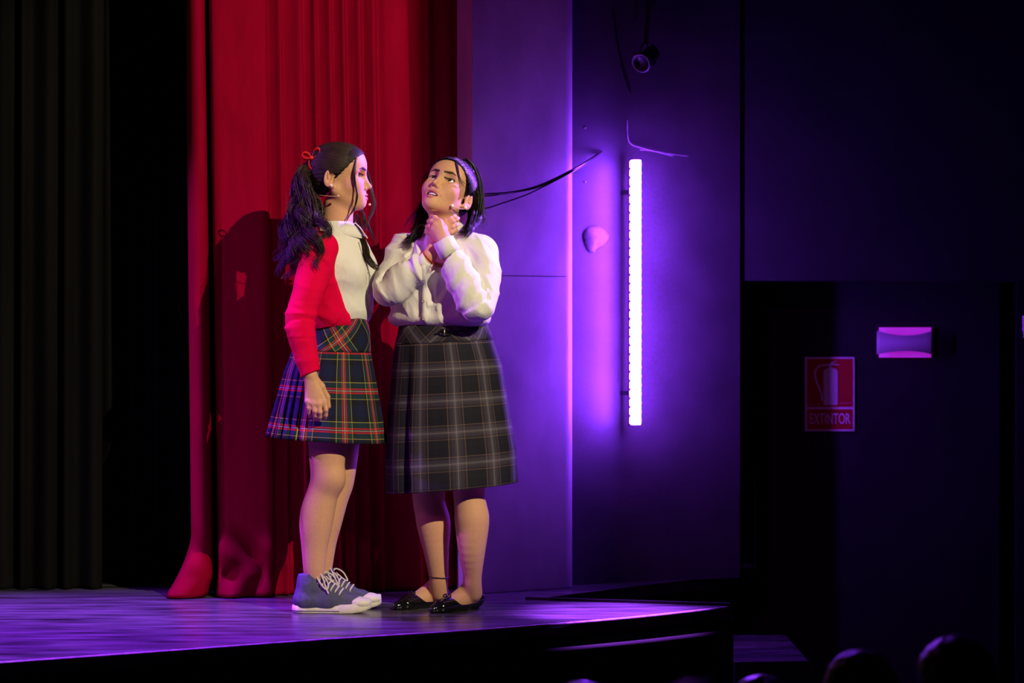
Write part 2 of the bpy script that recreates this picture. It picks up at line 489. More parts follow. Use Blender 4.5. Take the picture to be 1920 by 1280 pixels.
cols = [(352, 362, 9.47), (349, 360, 9.42), (356, 366, 9.35), (370, 382, 9.33), (381, 396, 9.36), (385, 402, 9.46), (388, 406, 9.56), (392, 411, 9.47), (394, 411, 9.385),
        (402, 418, 9.36), (430, 444, 9.365), (465, 482, 9.375), (492, 508, 9.385), (499, 514, 9.40), (501, 516, 9.44), (513, 528, 9.425), (525, 541, 9.40), (528, 545, 9.45), (545, 560, 9.44), (563, 579, 9.415), (567, 583, 9.47),
        (580, 598, 9.46), (591, 610, 9.43), (594, 613, 9.49), (607, 628, 9.475), (619, 641, 9.45), (622, 644, 9.51), (634, 656, 9.495), (644, 667, 9.47), (648, 670, 9.535),
        (662, 682, 9.515), (674, 694, 9.49), (678, 697, 9.56), (690, 709, 9.54), (701, 719, 9.52), (706, 723, 9.59), (722, 740, 9.57), (740, 760, 9.57), (762, 786, 9.60), (768, 790, 9.66),
        (785, 800, 9.68), (800, 815, 9.66), (815, 828, 9.70), (835, 845, 9.68), (858, 862, 9.72), (880, 880, 9.72)]
def red_sag(x, d, z, pb, zz):
    # the hem is too long: it breaks and spreads on the boards
    lo = np.clip(1 - zz/0.22, 0, 1)
    left = np.exp(-((pb - 372)/26.0)**2); mid = np.exp(-((pb - 455)/60.0)**2)
    x = x - left*0.075*lo**2 - 0.03*lo*np.exp(-((pb - 362)/12.)**2)
    d = d - mid*0.06*lo**1.5*(0.7 + 0.4*np.sin(pb*0.09)) - left*0.03*lo
    br = np.exp(-((zz - 0.075)/0.035)**2)
    d = d - br*mid*0.022*np.sin(pb*0.11 + 1.0) + br*mid*0.012
    x = x + br*mid*0.02*np.cos(pb*0.08)
    br2 = np.exp(-((zz - 0.16)/0.05)**2)
    d = d - br2*0.018*np.sin(pb*0.07 + zz*20)*(pb < 560)
    z = np.maximum(z, 0.0) + 0.004
    return x, d, z
red = curtain('red_curtain', cols, 3.6, M_red, sag=red_sag, dens=6, soft=.62)
tag(red, 'tall red velvet stage curtain hanging in pleats behind the two performers', 'curtain')
bc = []
px = -420.0; i = 0
while px < 196:
    bc.append((px, px - 4, 9.62 + 0.05*(i % 2))); px += 21 + 9*math.sin(i*1.7); i += 1
bc.append((192, 186, 9.66))
o = curtain('black_curtain', bc, 3.6, M_black, nz=30, dens=4); tag(o, 'black side curtain at the far left edge of the stage', 'curtain')
bc = []
px = 150.0; i = 0
while px < 470:
    bc.append((px, px, 9.86 + 0.05*(i % 2))); px += 24 + 8*math.sin(i*2.1); i += 1
o = curtain('black_curtain', bc, 3.6, M_black, nz=30, dens=4); tag(o, 'black curtain just left of and behind the red curtain', 'curtain')

# ------------------------------------------------------------------ light bar
lp = on_wall2(1191, 0.115); dL = float(lp[1])
zt, zb = W(0, 300, dL)[2], W(0, 796, dL)[2]
bar = thing('led_light_bar', 'glowing violet white vertical light bar on the dark wall', 'light bar', (lp[0], lp[1], zb))
M_led = mat('led_glow', (0.8, 0.7, 1), 0.4, emit=((0.235, 0.036, 1.0), 330))
M_redled = mat('red_led_glow', (1, 0.1, 0.1), 0.4, emit=((1.0, 0.05, 0.22), 6))
M_blueled = mat('blue_led_glow', (0.3, 0.2, 1), 0.4, emit=((0.25, 0.12, 1.0), 2.0))
hw = 0.0215
ML = Matrix.Translation((lp[0], lp[1], 0)) @ Matrix.Rotation(math.atan2(wn[0], -wn[1]), 4, 'Z') @ Matrix.Translation((-lp[0], -lp[1], 0))   # bar parallel to its wall
MB().box((lp[0] - hw + 0.006, lp[1] + 0.014, zb - 0.006), (lp[0] + hw - 0.006, lp[1] + 0.034, zt + 0.004), ML).build('housing', M_metal, bar, bevel=0.004)
MB().box((lp[0] - hw + 0.009, lp[1] - 0.012, zb), (lp[0] + hw - 0.002, lp[1] + 0.014, zt), ML).build('diffuser', M_led, bar, bevel=0.003)
n = 30
lm = None
for i in range(n):
    z = zb + (i + 0.5)*(zt - zb)/n
    for nm, x, m_, w_, hh in (('led', lp[0] - hw + 0.004, M_led, 0.0042, 0.0115), ('red_led', lp[0] + hw, M_redled, 0.0016, 0.004)):
        MB().box((x - w_, lp[1] - 0.010, z - hh), (x + w_, lp[1] + 0.004, z + hh), ML).build(nm, m_, bar)
for z in (zb + 0.12, zt - 0.12):
    MB().box((lp[0] - 0.008, lp[1] + 0.034, z - 0.008), (lp[0] + 0.008, lp[1] + 0.113, z + 0.008), ML).build('wall_bracket', M_metal, bar)

# ------------------------------------------------------------------ fittings on the walls
def cable(name, pts, r, label, m=M_cable, group=None):
    o = mk(name, *tube(catmull(pts, 40), r, 6), m); tag(o, label, 'cable', group); return o
pz = lambda px, py, d: W(px, py, d)
p2 = lambda px, py, off: W(px, py, float(on_wall2(px, off)[1]))
cable('cable', [pz(840, 368, 9.56), pz(905, 364, 9.42), pz(960, 360, 9.45), pz(1010, 348, 9.49), pz(1060, 325, 9.53), pz(1100, 303, 9.66), p2(1128, 284, .006)], 0.0036, 'upper of the three thin black cables sagging in front of the violet panel')
cable('cable', [pz(840, 370, 9.56), pz(905, 368, 9.425), pz(960, 361, 9.455), pz(1010, 350.5, 9.485), pz(1058, 328, 9.525), pz(1097, 306, 9.65), p2(1124, 288, .006)], 0.0032, 'middle black cable of the sagging bundle beside the performer\'s hair')
cable('cable', [pz(840, 402, 9.56), pz(905, 392, 9.43), pz(945, 380, 9.45), pz(985, 366, 9.47), pz(1015, 352, 9.49), pz(1060, 329, 9.52), pz(1095, 309, 9.65), p2(1122, 290, .006)], 0.003, 'lowest black cable that splits away from the sagging bundle')
cable('cable', [p2(1176, 225, .01), p2(1177, 255, .012), p2(1183, 270, .02), p2(1205, 278, .03), p2(1240, 286, .03), p2(1290, 293, .015)], 0.003, 'thin pale cable curving over the top of the light bar', M_edge)
cable('cable', [p2(1200, 281, .02), p2(1225, 283.5, .022), p2(1262, 293, .015)], 0.0022, 'short pale cable tucked under the one above the light bar', M_edge)
cable('cable', [p2(1148, 20, .01), p2(1158, 90, .012), p2(1168, 140, .02), p2(1182, 180, .01)], 0.003, 'dark cable hanging down the wall left of the spotlight')
# torn paper patch
pp = [(1095, 446), (1096, 436), (1100, 428), (1106, 424.5), (1114, 423.5), (1122, 424), (1129, 427), (1136, 433), (1142, 441), (1141, 448), (1136, 455), (1130, 461), (1123, 464), (1117, 467), (1116, 471), (1112, 474), (1106, 473), (1101, 465), (1097, 455), (1097.5, 448)]
c2 = np.mean(pp, 0)
V = []; Fs = []
rings = [1.0, 0.8, 0.5, 0.2]
for k, s_ in enumerate(rings):
    for (x, y) in pp:
        V.append(p2(c2[0] + (x - c2[0])*s_, c2[1] + (y - c2[1])*s_, 0.004 + 0.018*(1 - s_**2)))
N_ = len(pp)
for k in range(3):
    for j in range(N_):
        Fs.append((k*N_ + j, k*N_ + (j+1) % N_, (k+1)*N_ + (j+1) % N_, (k+1)*N_ + j))
Fs.append(tuple(3*N_ + j for j in range(N_)))
o = mk('torn_paper', V, Fs, mat('pale_paper', (0.20, 0.18, 0.20), 0.7, noise=((40, 40, 40), 0.15)), solid=0.002)
tag(o, 'pale torn paper patch stuck on the wall left of the light bar', 'paper')
# screws
for (sx, sy), lab in (((1097, 240), 'small round screw high on the dark wall left of the light bar'), ((1097, 341), 'small round screw on the wall above the torn paper')):
    c = p2(sx, sy, 0.002)
    V, F = lathe([(0.0001, 0.004), (0.003, 0.0035), (0.0045, 0.0015), (0.0045, -0.004)], 12)
    Mx = Matrix.Translation(c) @ Vector((wn[0], wn[1], 0)).to_track_quat('Z', 'Y').to_matrix().to_4x4()
    o = mk('screw', [tuple(Mx @ Vector(v)) for v in V], F, M_edge); tag(o, lab, 'screw', 'screws on the dark wall')
# stage spotlight on the wall
sp = p2(1214, 108, 0.10)
sl = thing('stage_spotlight', 'small unlit spotlight hung on the wall above the light bar', 'spotlight', tuple(sp))
ax = Vector((-0.45, -0.75, -0.45)).normalized()
Mx = Matrix.Translation(sp) @ ax.to_track_quat('Z', 'Y').to_matrix().to_4x4()
V, F = lathe([(0.0001, -0.06), (0.022, -0.058), (0.030, -0.045), (0.032, 0.05), (0.036, 0.052), (0.036, 0.06), (0.029, 0.06), (0.028, 0.045), (0.0001, 0.044)], 24)
mk('can', [tuple(Mx @ Vector(v)) for v in V], F, M_metal, sl)
V, F = lathe([(0.034, 0.056), (0.038, 0.056), (0.038, 0.062), (0.034, 0.062), (0.034, 0.056)], 24)
mk('rim', [tuple(Mx @ Vector(v)) for v in V], F, mat('rim_metal', (0.3, 0.3, 0.32), 0.3, metal=0.8), sl)
yk = [p2(1205, 108, .07), p2(1200, 95, .05), p2(1206, 84, .03), p2(1216, 82, .03), p2(1228, 88, .05), p2(1231, 105, .08), p2(1224, 124, .10)]
mk('yoke', *tube(catmull(yk, 30), 0.004, 8), M_metal, sl)
mk('clamp', *tube([p2(1190, 100, .03), p2(1204, 106, .06)], 0.006, 8), M_metal, sl)
mk('wall_arm', *tube([p2(1210, 83, -.01), p2(1212, 83, .05)], 0.008, 8), M_metal, sl)

# extinguisher sign
SD = 10.395
def sxy(px, py, off=0.0): 
    d = SD - off; return np.array([(px - 960)*10.4/FPX, d, CZ + (HOR - py)*10.4/FPX])
sg = thing('fire_extinguisher_sign', 'red and white EXTINTOR fire extinguisher sign on the dark wall', 'sign', tuple(sxy(1555, 808)))
M_signw = mat('sign_white', (0.55, 0.53, 0.53), 0.5)
M_signr = mat('sign_red', (0.30, 0.008, 0.014), 0.6, spec=0.2)
def plate(name, pts, m, off, th, parent, hole=None):
    V = [sxy(x, y, off) for x, y in pts] + [sxy(x, y, off - th) for x, y in pts]
    n = len(pts)
    F = [tuple(range(n)), tuple(reversed(range(n, 2*n)))] + [(i, n + i, n + (i+1) % n, (i+1) % n) for i in range(n)]
    return mk(name, V, F, m, parent, smooth=False)
plate('sign_board', [(1509, 808), (1602, 808), (1602, 669), (1509, 669)], M_signw, 0.003, 0.004, sg)
plate('picture_field', [(1513, 762.5), (1598.5, 762.5), (1598.5, 672.5), (1513, 672.5)], M_signr, 0.0042, 0.0015, sg)
plate('text_field', [(1513, 804.5), (1598.5, 804.5), (1598.5, 767), (1513, 767)], M_signr, 0.0042, 0.0015, sg)
body = [(1543.5, 757), (1545, 759), (1568, 759), (1570, 757), (1570, 697)] + [(1570 - 3*t - 9*t*t, 697 - 8*math.sqrt(t)) for t in (0.1, 0.4, 0.8, 1.0)] + [(1558, 685.5), (1554, 685.5)] + [(1543.5 + 3*t + 8*t*t, 697 - 8*math.sqrt(t)) for t in (1.0, 0.8, 0.4, 0.1)] + [(1543.5, 697)]
plate('extinguisher_symbol', body, M_signw, 0.0052, 0.0012, sg)
def ribbon(name, pts, w, off):
    P = catmull(np.array(pts, float), 30); T = np.gradient(P, axis=0); T /= np.linalg.norm(T, axis=1)[:, None]
    Nn = np.stack([-T[:, 1], T[:, 0]], 1); ww = np.linspace(w[0], w[1], 30)[:, None]
    plate(name, [tuple(p) for p in P + Nn*ww] + [tuple(p) for p in (P - Nn*ww)[::-1]], M_signw, off, 0.0012, sg)
ribbon('hose_symbol', [(1555, 684), (1545, 684), (1535, 687), (1529, 694), (1528, 704), (1531, 716), (1536, 728), (1540, 740), (1541, 751)], (1.6, 1.6), 0.0052)
ribbon('handle_symbol', [(1552, 686), (1558, 681), (1568, 675.5)], (1.6, 0.5), 0.0053)
ribbon('handle_symbol', [(1552, 686), (1560, 682.5), (1573, 684)], (1.6, 0.8), 0.0053)
plate('ground_symbol', [(1515, 758.5), (1537, 757.5), (1538, 755.5), (1515, 756.5)], M_signr if False else mat('sign_pink', (0.5, 0.1, 0.16), 0.5), 0.0052, 0.0012, sg)
plate('ground_symbol', [(1574, 756.5), (1596, 755.5), (1596, 754), (1574, 755)], bpy.data.materials['sign_pink'], 0.0052, 0.0012, sg)
cu = bpy.data.curves.new('lettering', 'FONT'); cu.body = 'EXTINTOR'; cu.align_x = 'CENTER'; cu.align_y = 'CENTER'
cu.size = 0.058; cu.extrude = 0.0006; cu.offset = 0.0006
tx = bpy.data.objects.new('lettering', cu); C.objects.link(tx); cu.materials.append(M_signw)
tx.location = sxy(1555.5, 785.5, 0.0047); tx.rotation_euler = (R(90), 0, 0); tx.scale = (0.70, 0.95, 1)
bpy.context.view_layer.update()
sc_w = (1594 - 1518)*10.4/FPX / max(tx.dimensions.x, 1e-6); sc_h = (797 - 777)*10.4/FPX / max(tx.dimensions.y, 1e-6)
tx.scale = (0.70*sc_w, 0.95*sc_h, 1)
bpy.context.view_layer.update()
me_ = bpy.data.meshes.new_from_object(tx.evaluated_get(bpy.context.evaluated_depsgraph_get()))
me_.transform(tx.matrix_world); bpy.data.objects.remove(tx)
tx = bpy.data.objects.new('lettering', me_); C.objects.link(tx)
if not me_.materials: me_.materials.append(M_signw)
adopt(tx, sg)

# wall sconce
wl = thing('wall_sconce', 'bow tie shaped up and down wall sconce right of the extinguisher sign', 'lamp', tuple(sxy(1694, 672)))
def arc_plate(name, off, m):
    n = 24; top, bot = [], []
    for i in range(n + 1):
        u = -1 + 2*i/n
        x = 1693 + 52*u
        top.append((x, 628.5 - 9*u*u - 0.0)); bot.append((x, 657.5 + 6.5*u*u))
    V, F = [], []
    for i in range(n + 1):
        u = -1 + 2*i/n
        bulge = 0.028*(1 - u*u)
        for (x, y) in (top[i], bot[i]):
            V.append(sxy(x, y, off + bulge)); V.append(sxy(x, y, off + bulge - 0.004))
    for i in range(n):
        a = 4*i; b = 4*(i+1)
        F += [(a, a+2, b+2, b), (a+1, b+1, b+3, a+3), (a, b, b+1, a+1), (a+2, a+3, b+3, b+2)]
    F += [(0, 1, 3, 2), (4*n, 4*n+2, 4*n+3, 4*n+1)]
    return mk(name, V, F, m, wl)
plate('back_plate', [(1648, 670), (1745, 670), (1745, 613.5), (1648, 613.5)], mat('sconce_glow', (0.7, 0.6, 0.7), 0.5, emit=((0.62, 0.01, 0.75), 0.45)), 0.012, 0.02, wl)
arc_plate('front_shade', 0.045, mat('sconce_shade', (0.50, 0.45, 0.55), 0.45))
plate('arm', [(1685, 646), (1700, 646), (1700, 638), (1685, 638)], M_metal, 0.066, 0.06, wl)
# small fitting of unknown use at the right margin
fx = thing('ribbed_fitting', 'small ribbed blue lit fitting at the right edge beside the doorway', 'fitting', tuple(W(1921, 632, 10.38)))
V, F = lathe([(0.0001, 0.09), (0.012, 0.09), (0.014, 0.085), (0.014, 0.05), (0.011, 0.046), (0.014, 0.042), (0.014, 0.03), (0.010, 0.026), (0.010, 0.0), (0.0001, 0.0)], 16)
c = W(1923, 633, 10.38)
mk('cylinder_body', [(v[0] + c[0], v[1] + c[1], v[2] + c[2]) for v in V], F, M_white, fx)
MB().box((c[0] - 0.004, c[1], c[2] + 0.02), (c[0] + 0.004, c[1] + 0.03, c[2] + 0.03)).build('mount', M_metal, fx)
MB().box((1.985 + 0.07, 10.40, -1.38), (2.4, 10.5, 1.172)).build('wall_door_side', M_wall3)['kind'] = 'structure'

# barn door of the key light, a flap on the lantern in the hall that trims its beam right of the performers
_k = Vector(KEY)
def barn_door():
    # flap lies along the plane through the lamp and the vertical line where the lit pool ends
    edge = Vector((0.025, 8.93, 1.0)); v = (edge - _k); v.z = 0; v.normalize(); side = Vector((-v.y, v.x, 0))
    if side.x < 0: side = -side
    t = thing('profile_lantern', 'black stage lantern with barn doors high in the hall', 'lantern', tuple(_k))
    q = _k + v*1.0; dz = -0.33
    Mx = Matrix((( side.x, v.x, 0, q.x), (side.y, v.y, 0, q.y), (0, 0, 1, q.z + dz), (0, 0, 0, 1)))
    MB().box((0.0, -0.004, -0.75), (0.6, 0.004, 0.75), Mx).build('barn_door', M_metal, t)
    MB().tube([_k + v*0.98 + side*0.3 + Vector((0, 0, .2)), _k - v*0.2 + side*0.3 + Vector((0, 0, .2))], 0.012).build('door_arm', M_metal, t)
    MB().box((-0.12, -0.45, -0.12), (0.12, -0.08, 0.12), Matrix.Translation(_k) @ v.to_track_quat('Y', 'Z').to_matrix().to_4x4()).build('lamp_housing', M_metal, t, bevel=0.01)
barn_door()

# ------------------------------------------------------------------ people: shared builders
M_skin = mat('skin', (0.55, 0.33, 0.22), 0.55, spec=0.22, attr='col', noise=((120, 120, 120), 0.05))
M_hair = mat('dark_brown_hair', (0.026, 0.013, 0.009), 0.46, spec=0.35, noise=((40, 40, 40), 0.3))
M_scalp = mat('brushed_back_hair', (0.016, 0.009, 0.007), 0.62, spec=0.2, noise=((40, 40, 40), 0.3))
M_hair2 = mat('black_brown_hair', (0.008, 0.005, 0.005), 0.33, spec=0.22, noise=((40, 40, 40), 0.3))
M_eye = mat('eye', (0.8, 0.8, 0.8), 0.12, attr='col')
M_shirt = mat('white_cotton_shirt', (0.68, 0.66, 0.62), 0.75, spec=0.25, bump=((20, 20, 11), 0.45, 0.014))
M_card = mat('red_knit', (0.66, 0.0015, 0.050), 0.9, spec=0.03, bump=((400, 400, 400), 0.15, 0.002))
M_pearl = mat('pearl', (0.85, 0.82, 0.78), 0.2)
M_gold = mat('beige_mic', (0.62, 0.40, 0.22), 0.4)
M_teeth = mat('teeth', (0.8, 0.77, 0.70), 0.3)
M_ribbon = mat('red_satin', (0.60, 0.012, 0.012), 0.35)
SKIN = np.array([0.57, 0.30, 0.175])

def plaid(name, period, stops, gain, rough=0.85):
    """stops: list of (position 0..1, colour) constant bands, used for warp and weft"""
    m = bpy.data.materials.new(name); m.use_nodes = True; nt = m.node_tree; b = nt.nodes['Principled BSDF']
    b.inputs['Roughness'].default_value = rough; b.inputs['Specular IOR Level'].default_value = 0.2
    uv = nt.nodes.new('ShaderNodeUVMap'); sx = nt.nodes.new('ShaderNodeSeparateXYZ'); nt.links.new(uv.outputs[0], sx.inputs[0])
    outs = []
    for i in (0, 1):
        d = nt.nodes.new('ShaderNodeMath'); d.operation = 'DIVIDE'; d.inputs[1].default_value = period
        nt.links.new(sx.outputs[i], d.inputs[0])
        f = nt.nodes.new('ShaderNodeMath'); f.operation = 'FRACT'; nt.links.new(d.outputs[0], f.inputs[0])
        r = nt.nodes.new('ShaderNodeValToRGB'); r.color_ramp.interpolation = 'CONSTANT'
        el = r.color_ramp.elements
        el[0].position = 0; el[0].color = (*stops[0][1], 1)
        el.remove(el[1])
        for p, c in stops[1:]:
            e_ = el.new(p); e_.color = (*c, 1)
        nt.links.new(f.outputs[0], r.inputs[0]); outs.append(r.outputs[0])
    mx = nt.nodes.new('ShaderNodeMix'); mx.data_type = 'RGBA'; mx.inputs[0].default_value = 0.5
    nt.links.new(outs[0], mx.inputs[6]); nt.links.new(outs[1], mx.inputs[7])
    # twill: fine diagonal weave alternates warp and weft
    ad = nt.nodes.new('ShaderNodeMath'); ad.operation = 'ADD'; nt.links.new(sx.outputs[0], ad.inputs[0]); nt.links.new(sx.outputs[1], ad.inputs[1])
    ml = nt.nodes.new('ShaderNodeMath'); ml.operation = 'MULTIPLY'; ml.inputs[1].default_value = 1600; nt.links.new(ad.outputs[0], ml.inputs[0])
    sn = nt.nodes.new('ShaderNodeMath'); sn.operation = 'SINE'; nt.links.new(ml.outputs[0], sn.inputs[0])
    mr = nt.nodes.new('ShaderNodeMapRange'); mr.inputs[1].default_value = -1; mr.inputs[3].default_value = 0.36; mr.inputs[4].default_value = 0.64
    nt.links.new(sn.outputs[0], mr.inputs[0]); nt.links.new(mr.outputs[0], mx.inputs[0])
    g = nt.nodes.new('ShaderNodeMix'); g.data_type = 'RGBA'; g.blend_type = 'MULTIPLY'; g.inputs[0].default_value = 1
    g.inputs[7].default_value = (gain, gain, gain, 1); nt.links.new(mx.outputs[2], g.inputs[6])
    nt.links.new(g.outputs[2], b.inputs['Base Color'])
    return m

class Head:
    def __init__(s, o, Rm, sc): s.o = np.asarray(o); s.R = Rm; s.s = sc
    def __call__(s, x, y, z): return s.o + s.R @ (s.s*np.array([x, y, z], float))
    def inv(s, P): return ((P - s.o) @ s.R)/s.s
    def ell(s, c, r, Rm=None): return ell(s(*c), np.array(r)*s.s, s.R if Rm is None else s.R @ Rm)
    def ball(s, c, r): return s.ell(c, (r, r, r))
    def rc(s, a, b, ra, rb): return rc(s(*a), s(*b), ra*s.s, rb*s.s)

EYE = np.array([0.0525, 0.0315, 0.0]); EA, EB = 0.0148, 0.0068
def head_prims(v, h, mouth=0.0, full=0.0, jaw_w=1.0, mw=1.0):
    v.op(h.ell((-.016, 0, .03), (.096, .074, .080)), .01)
    v.op(h.ell((.026, 0, -.030), (.052, .057 + full*.5, .076)), .03)
    v.op(h.ell((.034, 0, .040), (.047, .062, .050)), .03)
    for s in (-1, 1):
        v.op(h.rc((-.012, s*.049*jaw_w, -.050), (.053, s*.016, -.093 - mouth*.5), .018 + full, .015), .028)
        v.op(h.ball((.044, s*.034, -.034), .028 + full), .025)
    v.op(h.ball((.064, 0, -.094 - mouth*.7), .0165), .022)
    v.op(h.ell((.062, 0, -.068), (.020, .028, .026)), .02)
    for s in (-1, 1):
        v.op(h.rc((.0665, s*.010, .017), (.053, s*.045, .015), .0085, .007), .014)
        v.op(h.ball((.0795, s*.032, .0005), .0170), .014, 's')
    v.op(h.rc((.070, 0, .012), (.0915, 0, -.034), .0055, .0082), .014)
    v.op(h.ball((.0950, 0, -.0390), .0080), .008)
    for s in (-1, 1):
        v.op(h.ball((.0830, s*.0105, -.0445), .0072), .006)
        v.op(h.ball((.0890, s*.0055, -.0515), .0034), .002, 's')
        v.op(h.ball(EYE*(1, s, 1), .0146), .005)
        v.op(h.ell((EYE[0] + .012, s*EYE[1], 0), (.013, EA, EB)), .002, 's')
    for s in (-1, 1):
        v.op(h.rc((.0835, s*.004, -.0660), (.0695, s*.0225*mw, -.0705 + .016*(mw - 1)), .0056, .0028), .004)
        v.op(h.rc((.0825, s*.003, -.0785 - mouth), (.0695, s*.0215*mw, -.0725 - mouth*.3 + .016*(mw - 1)), .0064, .0030), .004)
    if mouth:
        v.op(h.ell((.080, 0, -.0722 - mouth*.45), (.020, .0168*mw, .0028 + mouth*.42)), .002, 's')
    else:
        v.op(h.ell((.088, 0, -.0716), (.012, .022, .0009)), .0025, 's')
    for s in (-1, 1):
        Re = frame(R(-22)*s, R(-12))
        v.op(h.ell((-.030, s*.0765, -.010), (.0175, .0065, .031), Re), .004)
        v.op(h.ball((-.022, s*.0735, -.037), .0085), .008)
        v.op(h.ell((-.0285, s*.0810, -.004), (.0105, .0062, .0205), Re), .002, 's')
        v.op(h.rc((-.032, s*.0800, -.012), (-.031, s*.0800, .010), .0025, .0025), .003)
        v.op(h.ell((-.020, s*.0845, -.016), (.0065, .0065, .007)), .003, 's')

def seg_d(P, a, b):
    a = np.asarray(a, float); b = np.asarray(b, float); ab = b - a
    t = np.clip(((P - a) @ ab)/(ab @ ab), 0, 1)
    return np.linalg.norm(P - a - t[:, None]*ab, axis=1), t
def face_color(V, h, col, mouth, lip, shadow_c, blush, mw=1.0):
    L = h.inv(V)
    near = (np.abs(L[:, 1]) < .1) & (L[:, 2] > -.14) & (L[:, 2] < .12) & (L[:, 0] > -.06) & (L[:, 0] < .12)
    I = np.where(near)[0]; P = L[I]; c = col[I].copy()
    def mixc(w, cc):
        nonlocal c
        w = np.clip(w, 0, 1)[:, None]; c = c*(1 - w) + np.array(cc)*w
    A = np.abs(P[:, 1])
    S = np.stack([P[:, 0], A, P[:, 2]], 1)
    front_ = P[:, 0] > .035
    g = np.exp(-(((S - np.array([.052, .045, -.028]))/np.array([.03, .017, .022]))**2).sum(1))
    mixc(g*blush, (0.50, 0.13, 0.12))
    e = ((A - EYE[1])/EA)**2 + (P[:, 2]/EB)**2
    up = P[:, 2] > -.001
    mixc(front_*up*np.exp(-((np.sqrt(e) - 1)/1.2)**2)*(P[:, 2] < .014)*0.75, shadow_c)
    mixc(front_*(np.clip(1.5 - np.abs(np.sqrt(e) - 1.12)*7, 0, 1))*np.where(up, 1.0, 0.45), (0.012, 0.008, 0.010))
    d, t = seg_d(np.stack([A, P[:, 2]], 1), (.011, .0170), (.034, .0235)); d2, t2 = seg_d(np.stack([A, P[:, 2]], 1), (.034, .0235), (.048, .0195))
    db = np.minimum(d - .0037 + .0006*t, d2 - .0032 + .0018*t2)
    mixc(front_*np.clip(-db/.0012 + .4, 0, 1)*0.93, (0.012, 0.008, 0.006))
    dl = np.full(len(P), 9.)
    for s in (-1, 1):
        a_, ta = seg_d(P, (.0835, s*.004, -.0660), (.0695, s*.0225*mw, -.0705 + .016*(mw - 1))); b_, tb = seg_d(P, (.0825, s*.003, -.0785 - mouth), (.0695, s*.0215*mw, -.0725 - mouth*.3 + .016*(mw - 1)))
        dl = np.minimum(dl, np.minimum(a_ - .0060*(1 - .45*ta), b_ - .0070*(1 - .5*tb)))
    mixc(np.clip(1 - dl/.0018, 0, 1)*(P[:, 0] > .066)*0.85, lip)
    inner = (P[:, 0] < .0775) & (A < .0155*mw) & (np.abs(P[:, 2] + .0722 + mouth*.45) < .0026 + mouth*.4) & (P[:, 0] > .05)
    if mouth: mixc(inner*1.0, (0.05, 0.008, 0.010))
    nost = np.minimum.reduce([np.linalg.norm(P - np.array([.0885, s*.0055, -.0515]), axis=1) for s in (-1, 1)])
    mixc(np.clip(1 - (nost - .0028)/.0012, 0, 1)*.7, (0.10, 0.03, 0.02))
    col[I] = c
    return col
def make_eye(h, s, look, parent, lab=None):
    n, m = 28, 18
    V, F = [], []
    L = np.array(look, float); L /= np.linalg.norm(L)
    rad = .0127
    for i in range(m + 1):
        th = math.pi*i/m
        for j in range(n):
            a = 2*math.pi*j/n
            V.append((math.sin(th)*math.cos(a), math.sin(th)*math.sin(a), math.cos(th)))
    for i in range(m):
        for j in range(n):
            k = (j+1) % n
            F.append((i*n+j, (i+1)*n+j, (i+1)*n+k, i*n+k))
    U = np.array(V)
    z = L; x = np.cross([0, 1, 0], z); x /= np.linalg.norm(x); y = np.cross(z, x)
    U2 = U[:, :1]*x + U[:, 1:2]*y + U[:, 2:]*z
    ang = np.degrees(np.arccos(np.clip(U[:, 2], -1, 1)))
    col = np.tile(np.array([0.72, 0.68, 0.66]), (len(U), 1)); col[ang < 33] = (0.022, 0.011, 0.007); col[ang < 15] = (0.004, 0.004, 0.004)
    Pw = np.array([h(*(EYE*(1, s, 1) + rad*u)) for u in U2])
    return mk('eye', Pw, F, M_eye, parent, col=col)

def sphere(c, r, n=12):
    V, F = lathe([(max(r*math.sin(math.pi*i/n), 1e-5), -r*math.cos(math.pi*i/n)) for i in range(n + 1)], 16)
    return [(v[0]+c[0], v[1]+c[1], v[2]+c[2]) for v in V], F

